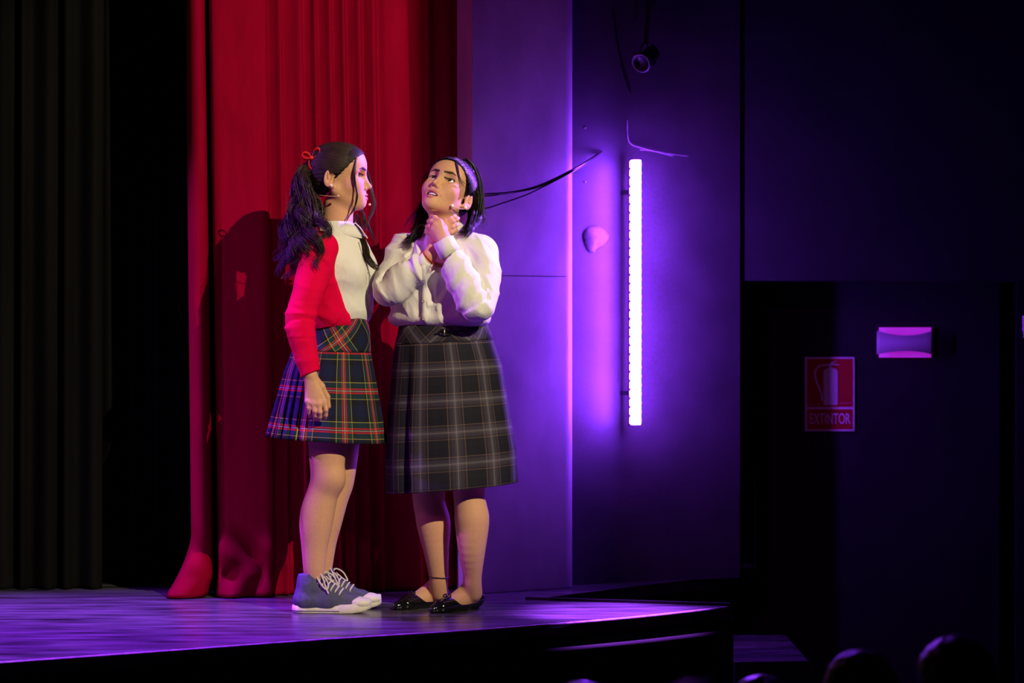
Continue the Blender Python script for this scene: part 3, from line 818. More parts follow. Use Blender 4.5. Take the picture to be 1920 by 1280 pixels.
class Hair:
    def __init__(s): s.V = []; s.F = []; s.n = 0
    def strand(s, pts, r, sides=4):
        P = np.asarray(pts, float); n = len(P)
        T = np.gradient(P, axis=0); T /= np.linalg.norm(T, axis=1)[:, None] + 1e-9
        up = np.array([0.37, 0.61, 0.7]); N = np.cross(T, up); N /= np.linalg.norm(N, axis=1)[:, None] + 1e-9
        B = np.cross(T, N); a = np.linspace(0, 2*np.pi, sides, endpoint=False)
        r = np.broadcast_to(r, (n,))
        V = P[:, None, :] + r[:, None, None]*(np.cos(a)[None, :, None]*N[:, None, :] + np.sin(a)[None, :, None]*B[:, None, :])
        i = np.arange(n - 1)[:, None]; j = np.arange(sides)[None, :]; k = (j + 1) % sides
        F = np.stack([i*sides + j, i*sides + k, (i+1)*sides + k, (i+1)*sides + j], -1).reshape(-1, 4) + s.n
        s.V.append(V.reshape(-1, 3)); s.F.append(F); s.n += n*sides
    def lock(s, guide, count, spread, r=0.0011, wave=0.0, freq=2.0, n=30, prof=None, seed=0, taper=True, twist=1.0):
        g = np.random.default_rng(seed); G = catmull(guide, n); t = np.linspace(0, 1, n)
        T = np.gradient(G, axis=0); T /= np.linalg.norm(T, axis=1)[:, None] + 1e-9
        N = np.cross(T, [0.2, 1, 0.1]); N /= np.linalg.norm(N, axis=1)[:, None]; B = np.cross(T, N)
        pf = np.interp(t, [0, .15, .5, .85, 1], prof or [.35, .8, 1, .9, .5])
        ph0 = g.uniform(0, 6.28)
        for q in range(count):
            a = g.uniform(0, 2*np.pi); rr = math.sqrt(g.uniform())*spread
            ph = ph0 + g.normal()*0.5
            aa = a + twist*t*2.0
            off = (np.cos(aa)*rr*pf)[:, None]*N + (np.sin(aa)*rr*pf)[:, None]*B
            wv = wave*np.minimum(t*2.2, 1)*(0.75 + .5*g.uniform())
            off += (wv*np.sin(2*np.pi*freq*t + ph))[:, None]*N + (wv*np.cos(2*np.pi*freq*t + ph))[:, None]*B
            L = g.uniform(.8, 1.0); k = max(int(n*L), 6)
            rad = r*g.uniform(.7, 1.3)*(1 - 0.85*np.linspace(0, 1, k)**3 if taper else 1)
            s.strand((G + off)[:k], rad)
    def build(s, name, parent, m=None):
        return mk(name, np.concatenate(s.V), np.concatenate(s.F), m or M_hair, parent)
def hair_cap(h, parent, plane_n=(.70, 0, -.717), plane_p=(0.004, 0, 0), extra=None, grow=1.0, name='hair_cap', m=None):
    v = Vol([axis(c - .15, c + .15, .0026) for c in h(-.01, 0, .02)])
    v.op(h.ell((-.018, 0, .030), (.101*grow, .080*grow, .083*grow)), .01)
    v.op(h.ell((-.045, 0, -.015), (.062, .066, .06)), .03)
    v.op(h.ell((.034, 0, .040), (.0555, .070, .058)), .02)
    v.op(half(h.R @ np.array(plane_n), h(*plane_p)), mode='i')
    for s in (-1, 1): v.op(h.ell((-.020, s*.090, -.016), (.026, .026, .034)), .006, 's')
    if extra: extra(v)
    V, Q = v.mesh(1)
    N = vnormals(V, Q); L = h.inv(V)
    fl = np.arctan2(L[:, 1], L[:, 2] - .0)*14
    V = V + N*(0.0005*np.sin(fl*2.3 + 2*np.sin(L[:, 0]*30)))[:, None]
    return mk(name, V, Q, m or M_scalp, parent)
def scalp_strands(H, h, starts, target, n_each, seed=3, lift=1.03, r=0.0009):
    g = np.random.default_rng(seed)
    c = np.array([-.018, 0, .030]); rd = np.array([.101, .080, .083])
    tu = (np.array(target) - c)/rd; tl = np.linalg.norm(tu); tu /= tl
    for st_ in starts:
        for _ in range(n_each):
            u = (np.array(st_) + g.normal(size=3)*.005 - c)/rd; u /= np.linalg.norm(u)
            w = np.linspace(0, 1, 18)[:, None]
            om = math.acos(np.clip(u @ tu, -1, 1)); 
            if om < .05: continue
            sl_ = (np.sin((1-w)*om)*u + np.sin(w*om)*tu)/math.sin(om)
            rad = lift + .012*g.uniform() + .075*np.clip(sl_[:, :1], 0, 1) + (tl - lift)*np.clip((w - .75)/.25, 0, 1)
            P = c + rd*sl_*rad
            H.strand(np.array([h(*p) for p in P]), r*g.uniform(.7, 1.3))

def garment(name, vol, m, parent, segs=(), dirs=(), amp=0.004, fh=26, fl=6, seed=3, smooth=2, mask=None):
    V, Q = vol.mesh(smooth)
    if amp:
        N = vnormals(V, Q)
        w = folds(V, dirs, segs, fh, fl, seed)*amp
        if mask is not None: w = w*mask(V)
        V = V + N*w[:, None]
        V = lap(V, Q, .4)
    return mk(name, V, Q, m, parent), V, Q

def skirt_mesh(rows, nu, pleat, tilt, usc):
    """rows: (px centre, dy, half x, half y, py, v).  returns V, F, UV ; closed ring with a seam column"""
    V, UV = [], []
    th = np.linspace(0, 2*np.pi, nu + 1)
    for k, (c, a, b, vv) in enumerate(rows):
        f = vv
        r = 1 + pleat(th, f)
        x = c[0] + a*r*np.cos(th); y = c[1] + b*r*np.sin(th); z = c[2] + tilt(th, f)
        V.append(np.stack([x, y, z], 1))
        UV.append(np.stack([th*usc, np.full(nu + 1, -c[2])], 1))
    V = np.concatenate(V); UV = np.concatenate(UV)
    n = nu + 1
    i = np.arange(len(rows) - 1)[:, None]; j = np.arange(nu)[None, :]
    F = np.stack([i*n + j, i*n + j + 1, (i+1)*n + j + 1, (i+1)*n + j], -1).reshape(-1, 4)[:, ::-1]
    return V, F, UV
def lerp_rows(keys, n):
    K = np.array([[*c, a, b, v] for c, a, b, v in keys]); t = K[:, 5]
    vv = np.linspace(t[0], t[-1], n)
    out = [np.interp(vv, t, K[:, i]) for i in range(5)]
    return [(np.array([out[0][i], out[1][i], out[2][i]]), out[3][i], out[4][i], vv[i]) for i in range(n)]

def collar_mesh(c, up, fwd, r_in, gap, top, drop, flare, tip, n=48):
    """shirt collar: stand rises round the neck, fall turns down outside and ends in two points at the front"""
    up = np.asarray(up, float); up /= np.linalg.norm(up); fwd = np.asarray(fwd, float); fwd -= up*(fwd @ up); fwd /= np.linalg.norm(fwd); lat = np.cross(up, fwd)
    V = []
    a = np.linspace(gap, 2*np.pi - gap, n)
    for t in a:
        u = np.cos(t)*fwd + np.sin(t)*lat
        back = (1 - math.cos(t))/2
        fr = max(0, math.cos(t))**2
        hh = top*(0.55 + .45*back)
        V += [c + u*(r_in + .004) - up*.01, c + u*r_in + up*hh, c + u*(r_in + .006) + up*(hh + .003),
              c + u*(r_in + .012 + flare*.35) + up*(hh - drop*.45), c + u*(r_in + .014 + flare*(1 - .3*fr)) + up*(hh - drop*(1 + tip*fr)) + fwd*.012*fr]
    F = []
    for i in range(n - 1):
        for j in range(4):
            F.append((i*5 + j, (i+1)*5 + j, (i+1)*5 + j + 1, i*5 + j + 1))
    return V, F
def surf_points(V, Q, pts, dirv=(0, 1, 0), lift=0.002):
    bv = BVHTree.FromPolygons([tuple(v) for v in V], [tuple(int(i) for i in q) for q in Q])
    out = []
    d = Vector(dirv).normalized()
    for p in pts:
        hit = bv.ray_cast(Vector(p) - d*0.6, d)
        if hit[0] is None:
            out.append((Vector(p), -d))
        else: out.append((hit[0] - d*lift, hit[1]))
    return out
def button(p, nrm, r, parent, m):
    V, F = lathe([(0.0001, 0.0012), (r*.55, 0.0010), (r*.65, 0.0022), (r*.95, 0.0020), (r, 0.0), (r, -0.001)], 14)
    Mx = Matrix.Translation(p) @ Vector(nrm).to_track_quat('Z', 'Y').to_matrix().to_4x4()
    return mk('button', [tuple(Mx @ Vector(v)) for v in V], F, m, parent)
M_btn = mat('shirt_button', (0.45, 0.40, 0.36), 0.35)

def hand(v, wrist, fingers, thumb, rw=.021, k=.010, nrm=None):
    """fingers: four polylines knuckle > joints > tip"""
    for f in fingers:
        v.op(rc(wrist, f[0], rw*.82, .0105, n=nrm, s=1.25), k)
        rr = np.linspace(.0093, .0070, len(f))
        for i in range(len(f) - 1): v.op(rc(f[i], f[i+1], rr[i], rr[i+1]), .004)
    for a, b in zip(fingers[:-1], fingers[1:]): v.op(rc(a[0], b[0], .0098, .0098), .006)
    v.op(rc(wrist, thumb[0], rw*.75, .0135), k)
    rr = np.linspace(.0125, .0085, len(thumb))
    for i in range(len(thumb) - 1): v.op(rc(thumb[i], thumb[i+1], rr[i], rr[i+1]), .006)

def cutcap(p0, n, r):
    p0 = np.asarray(p0, float); n = np.asarray(n, float); n = n/np.linalg.norm(n); c = p0 + n*r*.98
    def fn(X, Y, Z):
        x, y, z = X - p0[0], Y - p0[1], Z - p0[2]
        a = -(x*n[0] + y*n[1] + z*n[2])
        return np.maximum(a, np.sqrt((X - c[0])**2 + (Y - c[1])**2 + (Z - c[2])**2) - r*1.3)
    return c - r*1.3, c + r*1.3, fn

# ------------------------------------------------------------------ sneakers and flats
M_canvas = mat('navy_canvas', (0.06, 0.06, 0.11), 0.85, noise=((60, 60, 60), 0.2), bump=((500, 500, 500), 0.15, 0.001))
M_rubber = mat('white_rubber', (0.66, 0.62, 0.52), 0.55, noise=((50, 50, 50), 0.1))
M_tongue = mat('black_canvas', (0.015, 0.015, 0.02), 0.8)
M_lace = mat('cream_lace', (0.55, 0.50, 0.42), 0.8)
M_eyelet = mat('eyelet_metal', (0.5, 0.47, 0.4), 0.35, metal=0.8)
M_patent = mat('black_patent', (0.006, 0.006, 0.008), 0.12, spec=0.6, coat=0.6)
def local(heel, ang, L=1.0):
    ca, sa = math.cos(ang), math.sin(ang)
    return lambda P: np.stack([heel[0] + L*(ca*P[:, 0] - sa*P[:, 1]), heel[1] + L*(sa*P[:, 0] + ca*P[:, 1]), L*P[:, 2] + 0.0005], 1)
def sneaker(heel, ang, parent, lab):
    T = local(heel, ang, 0.995)
    v = Vol([axis(-.02, .30, .003), axis(-.06, .06, .003), axis(-.005, .17, .003)])
    v.op(rc((.046, 0, .05), (.064, 0, .14), .042, .043, n=(0, 1, 0), s=1.08), .02)
    v.op(rc((.048, 0, .042), (.13, 0, .042), .043, .041), .02)
    v.op(rc((.065, 0, .10), (.155, 0, .056), .037, .031), .02)
    v.op(rc((.13, 0, .04), (.205, 0, .031), .041, .031), .02)
    v.op(rc((.205, 0, .031), (.238, 0, .024), .031, .024), .02)
    v.op(half((0, 0, -1), (0, 0, .017)), mode='i')
    v.op(half((-.12, 0, 1), (.06, 0, .1385)), mode='i')
    V, Q = v.mesh(1)
    N = vnormals(V, Q); w = vnoise(np.stack([V[:, 0]*22, V[:, 1]*14, V[:, 2]*60], 1), 4)*np.clip((V[:, 2] - .03)*20, 0, 1)*np.clip((.15 - V[:, 0])*20, 0, 1)
    V = V + N*(w*.0022)[:, None]
    up = mk('sneaker', T(V), Q, M_canvas, parent); up['label'] = lab
    # sole with toe bumper
    xs = np.array([-.002, .004, .018, .04, .07, .10, .14, .18, .21, .235, .255, .268, .274]); ws = np.array([.004, .020, .032, .0365, .036, .0355, .039, .0435, .043, .038, .029, .016, .004])
    xx = np.concatenate([xs, xs[::-1]]); yy = np.concatenate([-ws, ws[::-1]])
    n = len(xx)
    def spr(x): return .013*np.clip((x - .20)/.074, 0, 1)**2
    tp = .026 + .010*np.clip((xx - .19)/.05, 0, 1)
    rows = [(0.0, .96), (.002, 1.0), (.010, 1.012), (1.0, 1.0), (1.05, .94)]
    V = []
    for f, sc_ in rows:
        z = f if f < .5 else tp*(1 if f == 1.0 else 1.06)
        V.append(np.stack([.136 + (xx - .136)*sc_, yy*sc_, np.broadcast_to(z, (n,)) + spr(xx)], 1))
    V = np.concatenate(V)
    F = [tuple(reversed(range(n)))] + [(i*n + j, i*n + (j+1) % n, (i+1)*n + (j+1) % n, (i+1)*n + j) for i in range(4) for j in range(n)] + [tuple(4*n + j for j in range(n))]
    mk('sole', T(V), F, M_rubber, up)
    oc = catmull(np.stack([.136 + (xx - .136)*1.012, yy*1.014, .0085 + spr(xx)], 1), 110)
    oc = oc[(oc[:, 0] < .175)]
    a = oc[oc[:, 1] < 0]; b = oc[oc[:, 1] >= 0]
    for c_ in (a, b):
        if len(c_) > 3: mk('sole_stripe', *(lambda r_: (T(np.array(r_[0])), r_[1]))(tube(c_, .0013, 6)), M_tongue, up)
    # toe cap
    v = Vol([axis(.18, .29, .003), axis(-.06, .06, .003), axis(0, .08, .003)])
    v.op(ell((.228, 0, .033), (.047, .0405, .0235)), .01); v.op(half((-1, 0, -.35), (.210, 0, .035)), mode='i'); v.op(half((0, 0, -1), (0, 0, .02)), mode='i')
    V, Q = v.mesh(1); mk('toe_cap', T(V), Q, M_rubber, up)
    # tongue and lacing
    v = Vol([axis(.05, .22, .003), axis(-.04, .04, .003), axis(.03, .18, .003)])
    v.op(rc((.070, 0, .118), (.176, 0, .056), .0235, .0165, n=(0, 1, 0), s=.80), .01)
    V, Q = v.mesh(1); mk('tongue', T(V), Q, M_tongue, up)
    for i in range(7):
        f = i/6
        ax_ = np.array([.072 + .090*f, 0, .097 - .044*f]); rr_ = .0385 - .0045*f
        pts = [ax_ + rr_*(math.sin(t)*np.array([0, 1, 0]) + math.cos(t)*np.array([.44, 0, .90])) + np.array([-.004*abs(math.sin(t)), 0, 0]) for t in np.radians(np.linspace(-66, 66, 9))]
        Vt, Ft = tube(catmull(pts, 21), .0032, 6); mk('lace', T(np.array(Vt)), Ft, M_lace, up)
        for s in (-1, 1):
            c = pts[0 if s < 0 else -1] + np.array([-.001, s*.001, -.004])
            a = np.linspace(0, 2*np.pi, 13)
            Vt, Ft = tube(np.stack([c[0] + .004*np.cos(a), np.full(13, c[1]), c[2] + .004*np.sin(a)], 1), .0014, 6, cap=False)
            mk('eyelet', T(np.array(Vt)), Ft, M_eyelet, up)
    k = np.array([.103, -.006, .132])
    for pts in ([(0, 0, 0), (-.018, -.022, .004), (-.004, -.036, -.024), (.018, -.036, -.048), (.024, -.026, -.030), (.006, -.008, -.004)],
                [(0, 0, 0), (.012, .014, .008), (.036, .022, -.006), (.052, .016, -.034), (.040, .010, -.030), (.012, .004, -.006)],
                [(0, 0, 0), (.006, -.020, -.014), (.016, -.034, -.040), (.026, -.040, -.062)],
                [(0, 0, 0), (-.012, -.010, .014), (-.006, -.022, .010), (.010, -.026, -.024), (.012, -.03, -.05)]):
        Vt, Ft = tube(catmull(k + np.array(pts), 26), .0030, 6); mk('lace_loop', T(np.array(Vt)), Ft, M_lace, up)
    return up
def foot_prims(v, T, k=.015):
    t = lambda x, y, z: T(np.array([[x, y, z]]))[0]
    v.op(rc(t(.030, 0, .030), t(.10, 0, .034), .026, .028), k)
    v.op(rc(t(.045, 0, .085), t(.12, 0, .038), .026, .024), .02)
    v.op(rc(t(.10, 0, .032), t(.175, 0, .022), .029, .020), k)
    v.op(rc(t(.10, .006, .026), t(.185, .014, .018), .026, .016), k)
    v.op(rc(t(.17, 0, .020), t(.212, 0, .014), .022, .012), k)
def flat_shoe(heel, ang, parent, lab):
    T = local(heel, ang)
    v = Vol([axis(-.02, .26, .0028), axis(-.06, .06, .0028), axis(-.01, .10, .0028)])
    L = lambda P: P
    v.op(rc((.030, 0, .030), (.10, 0, .032), .0305, .031), .015)
    v.op(rc((.030, 0, .045), (.036, 0, .052), .029, .027), .015)
    v.op(rc((.10, 0, .030), (.178, 0, .021), .033, .024), .015)
    v.op(rc((.10, .006, .025), (.188, .014, .017), .029, .020), .015)
    v.op(rc((.17, .002, .018), (.220, .003, .012), .028, .016), .015)
    # topline: high at the heel, low at the side, rising over the toes
    v.op(((-.1, -.1, 0), (.17, .1, .12), lambda X, Y, Z: -(Z - (.024 + .034*np.clip((.075 - X)/.075, 0, 1)**1.4 + .050*np.clip((X - .115)/.050, 0, 1)**1.5)) + 0*Y), .004, 's')
    v.op(half((0, 0, -1), (0, 0, 0.0)), mode='i')
    V, Q = v.mesh(1)
    sh = mk('ballet_flat', T(V), Q, M_patent, parent); sh['label'] = lab
    for s in (-1, 1):
        Vt, Ft = tube(catmull([(.158, 0, .052), (.152, s*.010, .060), (.156, s*.020, .055), (.162, s*.012, .050), (.158, 0, .052)], 20), .0026, 6)
        mk('bow_loop', T(np.array(Vt)), Ft, M_patent, sh)
    Vt, Ft = sphere((.158, 0, .053), .005); mk('bow_knot', T(np.array(Vt)), Ft, M_patent, sh)
    return sh

# ================================================================== performer in the red cardigan
q = PD(8.92)
P1 = thing('person', 'performer in red cardigan, tartan mini skirt and sneakers standing in profile', 'person', (q(620, 1148)[0], 8.92, 0))
fw = np.array([math.cos(R(-18)), math.sin(R(-18)), 0]); lt = np.array([-fw[1], fw[0], 0]); UP = np.array([0, 0, 1.])
TF = np.stack([fw, lt, UP], 1)
h1 = Head(q(640, 330), frame(R(-5), R(1)), 1.03)
heelN = q(551.5, 1149)[:1].tolist() + [8.865]; heelF = q(566, 1144)[:1].tolist() + [8.985]
TN, TFar = local(heelN, R(-2), .995), local(heelF, R(1), .995)
hz = h1.o
v = Vol([axis(q(528, 0)[0], q(722, 0)[0], .004, [(q(605, 0)[0], q(702, 0)[0], .0018)]),
         axis(8.92 - .29, 8.92 + .27, .004, [(8.92 - .092, 8.92 + .092, .0019)]),
         axis(-.004, q(0, 262)[2], .0045, [(q(0, 400)[2], q(0, 262)[2], .0017), (q(0, 792)[2], q(0, 690)[2], .0026)])])
cc1 = q(640, 508); sh_r = q(602, 466, -.145); sh_l = q(652, 466, .15)
v.op(ell(cc1, (.092, .135, .15), TF), .03)
v.op(ell(q(640, 596), (.084, .112, .10), TF), .05)
v.op(ell(q(628, 672), (.10, .145, .115), TF), .05)
v.op(rc(sh_r, sh_l, .036, .036), .04)
# neck
v.op(rc(q(633, 385, .005), q(627, 452, .005), .049, .054), .02)
v.op(rc(q(641, 385, 0), q(640, 450, 0), .036, .038), .02)
v.op(rc(q(622, 456, 0), sh_r, .038, .034), .03); v.op(rc(q(632, 456, 0), sh_l, .038, .034), .03)
# arms
el_r, wr_r = q(563, 603, -.205), q(581, 702, -.228)
el_l, wr_l = q(648, 600, .19), q(655, 690, .215)
chain(v, [(sh_r, .038), (q(580, 540, -.18), .038), (el_r, .034), (q(570, 645, -.215), .033), (wr_r, .0245)], .02)
chain(v, [(sh_l, .046), (el_l, .036), (wr_l, .0245)], .02)
hand(v, wr_r, [[q(608, 752, -.236), q(611, 768, -.240), q(610.5, 778, -.230), q(609, 784, -.216)],
               [q(598, 757, -.241), q(600, 772, -.245), q(599.5, 781, -.232), q(598, 787, -.217)],
               [q(587, 756, -.240), q(590, 770, -.243), q(591, 779, -.232), q(590.5, 784.5, -.218)],
               [q(577, 752, -.235), q(579.5, 765, -.237), q(581, 774, -.228), q(581.5, 780, -.216)]],
     [q(602, 724, -.212), q(613, 744, -.200), q(616, 762, -.197)], rw=.0225, nrm=(0, 1, 0))
hand(v, wr_l, [[q(660 + 9*i - 12, 742, .22), q(660 + 8*i - 12, 765, .21), q(660 + 7*i - 12, 780, .20)] for i in range(4)], [q(672, 715, .2), q(678, 738, .19)], rw=.0225, nrm=(0, 1, 0))
# legs
nl = -.065; fl_ = .060
chain(v, [(q(622, 700, -.070), .074), (q(617, 790, -.073), .074), (q(614, 836, -.072), .067), (q(613, 885, -.07), .0575), (q(611, 905, -.07), .056), (q(604, 928, -.068), .055), (q(596, 957, nl), .0590), (q(592, 985, nl), .0570), (q(589.5, 1025, nl), .0455), (q(588.5, 1066, nl), .0375), (q(588, 1090, nl + .005), .031), (q(586, 1118, nl + .005), .028)], .02)
v.op(ball(q(622, 898, -.085), .045), .03)
chain(v, [(q(636, 690, .085), .082), (q(638, 790, .075), .076), (q(637, 847, .07), .066), (q(636, 890, .065), .0560), (q(633, 908, .062), .0545), (q(624, 932, .06), .0550), (q(611, 975, fl_), .0575), (q(606, 1015, fl_), .047), (q(603.5, 1060, fl_), .0375), (q(602, 1090, fl_), .031), (q(600, 1116, fl_), .028)], .02)
foot_prims(v, TN); foot_prims(v, TFar)
head_prims(v, h1)
V, Q = v.mesh(1)
V_ = V
for _ in range(6): V_ = lap(V_, Q, .5)
w_ = np.clip((.60 - V[:, 2])/.03, 0, 1)[:, None]
V = V*(1 - w_) + V_*w_
col = np.tile(SKIN, (len(V), 1))
col = face_color(V, h1, col, 0.0, (0.34, 0.10, 0.08), (0.50, 0.07, 0.08), 0.55)
knee = np.exp(-((V[:, 2] - q(0, 905)[2])/.03)**2); col *= (1 - .08*knee)[:, None]
mk('body', V, Q, M_skin, P1, col=col)
for s in (-1, 1): make_eye(h1, s, (1, s*.02, .02), P1)
# shirt
v = Vol([axis(q(560, 0)[0], q(725, 0)[0], .0035), axis(8.92 - .21, 8.92 + .23, .0035), axis(q(0, 612)[2], q(0, 415)[2], .0035)])
v.op(ell(cc1, (.104, .150, .160), TF), .03)
for s in (-1, 1): v.op(ell(q(645, 512) + fw*.050 + lt*s*.062, (.046, .058, .056)), .05)
v.op(ell(q(643, 580), (.098, .126, .085), TF), .05)
v.op(rc(sh_r - UP*.008, sh_l - UP*.008, .044, .044), .04)
v.op(rc(q(630, 432), q(634, 470), .058, .085), .04)
v.op(half((-.25, 0, -1), q(645, 603)), mode='i')
sh1, SV, SQ = garment('shirt', v, M_shirt, P1, [(cc1, q(640, 600))], [(0.35, 0, 1)], amp=.0032, fh=16, fl=7, seed=12)
Vc, Fc = collar_mesh(q(636, 434, 0), (-.18, 0, 1), fw, .055, R(12), .030, .034, .020, .75)
mk('collar', Vc, Fc, M_shirt, sh1, solid=.003)
hp = surf_points(SV, SQ, [q(664 + 26*t, 455 + 140*t) for t in np.linspace(0, 1, 16)], dirv=(-.35, .94, 0), lift=.0)
pv = []; pf = []
for p, n_ in hp:
    w_ = Vector(lt)*.011
    for s in (-1, 1): pv.append(p + w_*s - Vector((0, .0, 0)) + n_*.0018)
for i in range(15): pf.append((2*i, 2*i+1, 2*i+3, 2*i+2))
mk('placket', pv, pf, M_shirt, sh1, solid=.003)
for i in (2, 6, 10, 14): button(hp[i][0] + hp[i][1]*.003, hp[i][1], .0055, sh1, M_btn)
# cardigan
v = Vol([axis(q(520, 0)[0], q(715, 0)[0], .0035), axis(8.92 - .275, 8.92 + .26, .0035), axis(q(0, 722)[2], q(0, 425)[2], .0035)])
v.op(ell(cc1, (.116, .163, .172), TF), .03)
v.op(ell(q(634, 585), (.112, .142, .11), TF), .06)
v.op(rc(sh_r, sh_l, .059, .059), .04)
v.op(rc(q(616, 440), sh_r, .05, .055), .04); v.op(rc(q(626, 440), sh_l, .05, .055), .04)
v.op(half((.13, 0, -1), q(600, 616)), mode='i')
v.op(half(fw + np.array([0, 0, .04]), cc1 + fw*.030), mode='i'); v.op(half(fw + np.array([0, 0, .65]), cc1 + fw*.030 + UP*.02), mode='i')
chain(v, [(sh_r, .060), (q(581, 535, -.18), .054), (el_r, .050), (q(570, 650, -.218), .0435), (q(580, 690, -.226), .0355), (q(583, 712, -.230), .034)], .025)
chain(v, [(sh_l, .060), (el_l, .050), (wr_l, .036)], .025)
dn = (wr_r - q(570, 650, -.218)); v.op(cutcap(q(580.5, 702, -.226), dn + np.array([.02, 0, 0]), .06), .004, 's')
dn = wr_l - el_l; v.op(cutcap(wr_l, dn, .06), .004, 's')
cd1, CV, CQ = garment('cardigan', v, M_card, P1, [(sh_r, el_r), (el_r, wr_r), (cc1, q(630, 620))], [(.3, 0, 1), (-.2, .1, 1), (1, 0, .3)], amp=.0042, fh=15, fl=7, seed=22,
                      mask=lambda V: np.where(np.abs(V[:, 2] - q(0, 600)[2]) < .06, 1.6, .8))
# skirt
tart = plaid('red_tartan', 0.134, [(0, (.50, .38, .05)), (.013, (.008, .032, .036)), (.15, (.50, .012, .016)), (.19, (.02, .02, .03)), (.214, (.55, .48, .42)), (.228, (.02, .02, .03)), (.25, (.50, .012, .016)), (.29, (.008, .032, .036)), (.42, (.50, .38, .05)), (.433, (.006, .006, .012)), (.58, (.006, .009, .035)), (.86, (.006, .006, .012))], 1.1)
keys = [(q(622, 657), .134, .150, 0.0), (q(618, 700), .156, .160, .25), (q(612, 824), .205, .196, 1.0)]
def pl1(th, f):
    a = (np.degrees(th) + 180) % 360 - 180            # 0 front, -90 towards the hall
    flat = np.clip(1 - np.maximum(np.abs(a + 62) - 40, 0)/12, 0, 1)
    s = (th*34/(2*np.pi)) % 1
    saw = np.where(s < .8, s/.8, (1 - s)/.2) - .5
    return (saw*.085*(.25 + .75*f))*(1 - flat) + flat*.012*np.sin(th*9)*f
rows = lerp_rows(keys, 36)
V, F, UV = skirt_mesh(rows, 34*14, pl1, lambda th, f: -.012*np.cos(th)*f - .004*np.cos(th)*(1 - f), .19)
sk1 = mk('skirt', V, F, tart, P1, uv=UV, solid=.002); sk1['label'] = 'pleated red, yellow and dark green tartan mini skirt'
keys = [(q(640, 601), .090, .114, 0.0), (q(634, 625), .110, .132, .4), (q(622, 658), .136, .152, 1.0)]
rows = lerp_rows(keys, 14)
V, F, UV = skirt_mesh(rows, 160, lambda th, f: 0*th, lambda th, f: (.012*np.cos(th) if f < .5 else 0*th)*(1 - f) - .004*np.cos(th)*f, .125)
UV = (UV @ np.array([[.7071, .7071], [-.7071, .7071]]))
mk('yoke', V, F, tart, sk1, uv=UV, solid=.0025)
# under shorts are hidden; shoes
s1 = sneaker(heelN, R(-2), P1, 'near navy high top sneaker with cream laces')
s2 = sneaker(heelF, R(1), P1, 'far navy high top sneaker with cream laces')
# hair
hair_cap(h1, P1)
H = Hair()
st_ = []
for t in np.linspace(-1, 1, 31):
    a = t*1.25
    st_.append((.074 - .075*abs(t)**1.6, .076*math.sin(a), .082 - .070*abs(t)**2.0))
scalp_strands(H, h1, st_, (-.105, 0, .055), 40, lift=1.02)
nape = [(-.075 + .03*abs(t), .055*t, -.055 + .02*abs(t)) for t in np.linspace(-1, 1, 12)]
scalp_strands(H, h1, nape, (-.105, 0, .055), 26, seed=5, lift=.99)
bow = q(583, 303)
G = [[(583, 303, 0), (566, 325, -.02), (560, 365, -.04), (552, 415, -.06), (545, 465, -.08), (530, 515, -.09)],
     [(583, 303, 0), (570, 328, .02), (562, 380, .02), (548, 430, 0), (536, 470, -.03), (526, 525, -.03)],
     [(583, 303, -.01), (572, 330, -.05), (570, 380, -.09), (566, 420, -.13), (556, 460, -.17), (548, 500, -.19)],
     [(583, 303, 0), (575, 335, -.05), (580, 385, -.10), (584, 425, -.17), (590, 455, -.215), (597, 485, -.225), (602, 508, -.225)],
     [(583, 303, 0), (578, 340, -.03), (590, 385, -.07), (598, 412, -.12), (608, 435, -.19), (600, 470, -.222)],
     [(583, 303, 0), (568, 340, 0), (566, 400, -.03), (560, 440, -.08), (548, 490, -.12), (536, 530, -.12)],
     [(583, 303, 0), (562, 335, .03), (552, 385, .03), (540, 430, .02), (532, 465, 0), (522, 495, 0)],
     [(583, 303, 0), (574, 345, -.03), (574, 395, -.08), (572, 430, -.14), (570, 465, -.20), (573, 500, -.222)]]
for i, g in enumerate(G):
    H.lock([q(*p) for p in g], 90, .016, r=.0017, wave=.016, freq=2.6 + .4*(i % 3), n=48, seed=30 + i)
    H.lock([q(*p) for p in g], 14, .030, r=.0008, wave=.014, freq=2.8, n=44, seed=130 + i)
H.lock([q(*p) for p in [(660, 405, .05), (668, 430, 0), (680, 458, -.06), (690, 480, -.088), (702, 500, -.090), (710, 510, -.088)]], 90, .014, r=.0012, wave=.005, freq=1.6, n=34, seed=50, prof=[.5, .8, 1, .7, .3])
H.lock([q(*p) for p in [(668, 296, -.066), (665, 318, -.080), (664, 338, -.082), (669, 356, -.078), (670, 372, -.074), (663, 392, -.066), (652, 410, -.062), (647, 426, -.062)]], 14, .0028, r=.001, wave=.001, n=34, seed=51, prof=[1, 1, 1, .8, .6])
H.lock([q(*p) for p in [(668, 300, -.066), (666, 330, -.081), (669, 360, -.077), (666, 385, -.070), (663, 402, -.066)]], 8, .002, r=.001, n=26, seed=52)
for i, g in enumerate([[(682, 300, .055), (694, 340, .07), (698, 362, .07), (702, 382, .065), (696, 400, .055), (690, 416, .045), (697, 436, .03), (703, 452, .01), (692, 468, -.02)],
                       [(676, 380, .07), (680, 400, .06), (684, 420, .04), (688, 436, .02)], [(668, 400, .07), (674, 415, .05), (680, 432, .02)]]):
    H.lock([q(*p) for p in g], 26, .006, r=.0009, wave=.002, freq=2, n=34, seed=60 + i)
H.build('hair', P1)
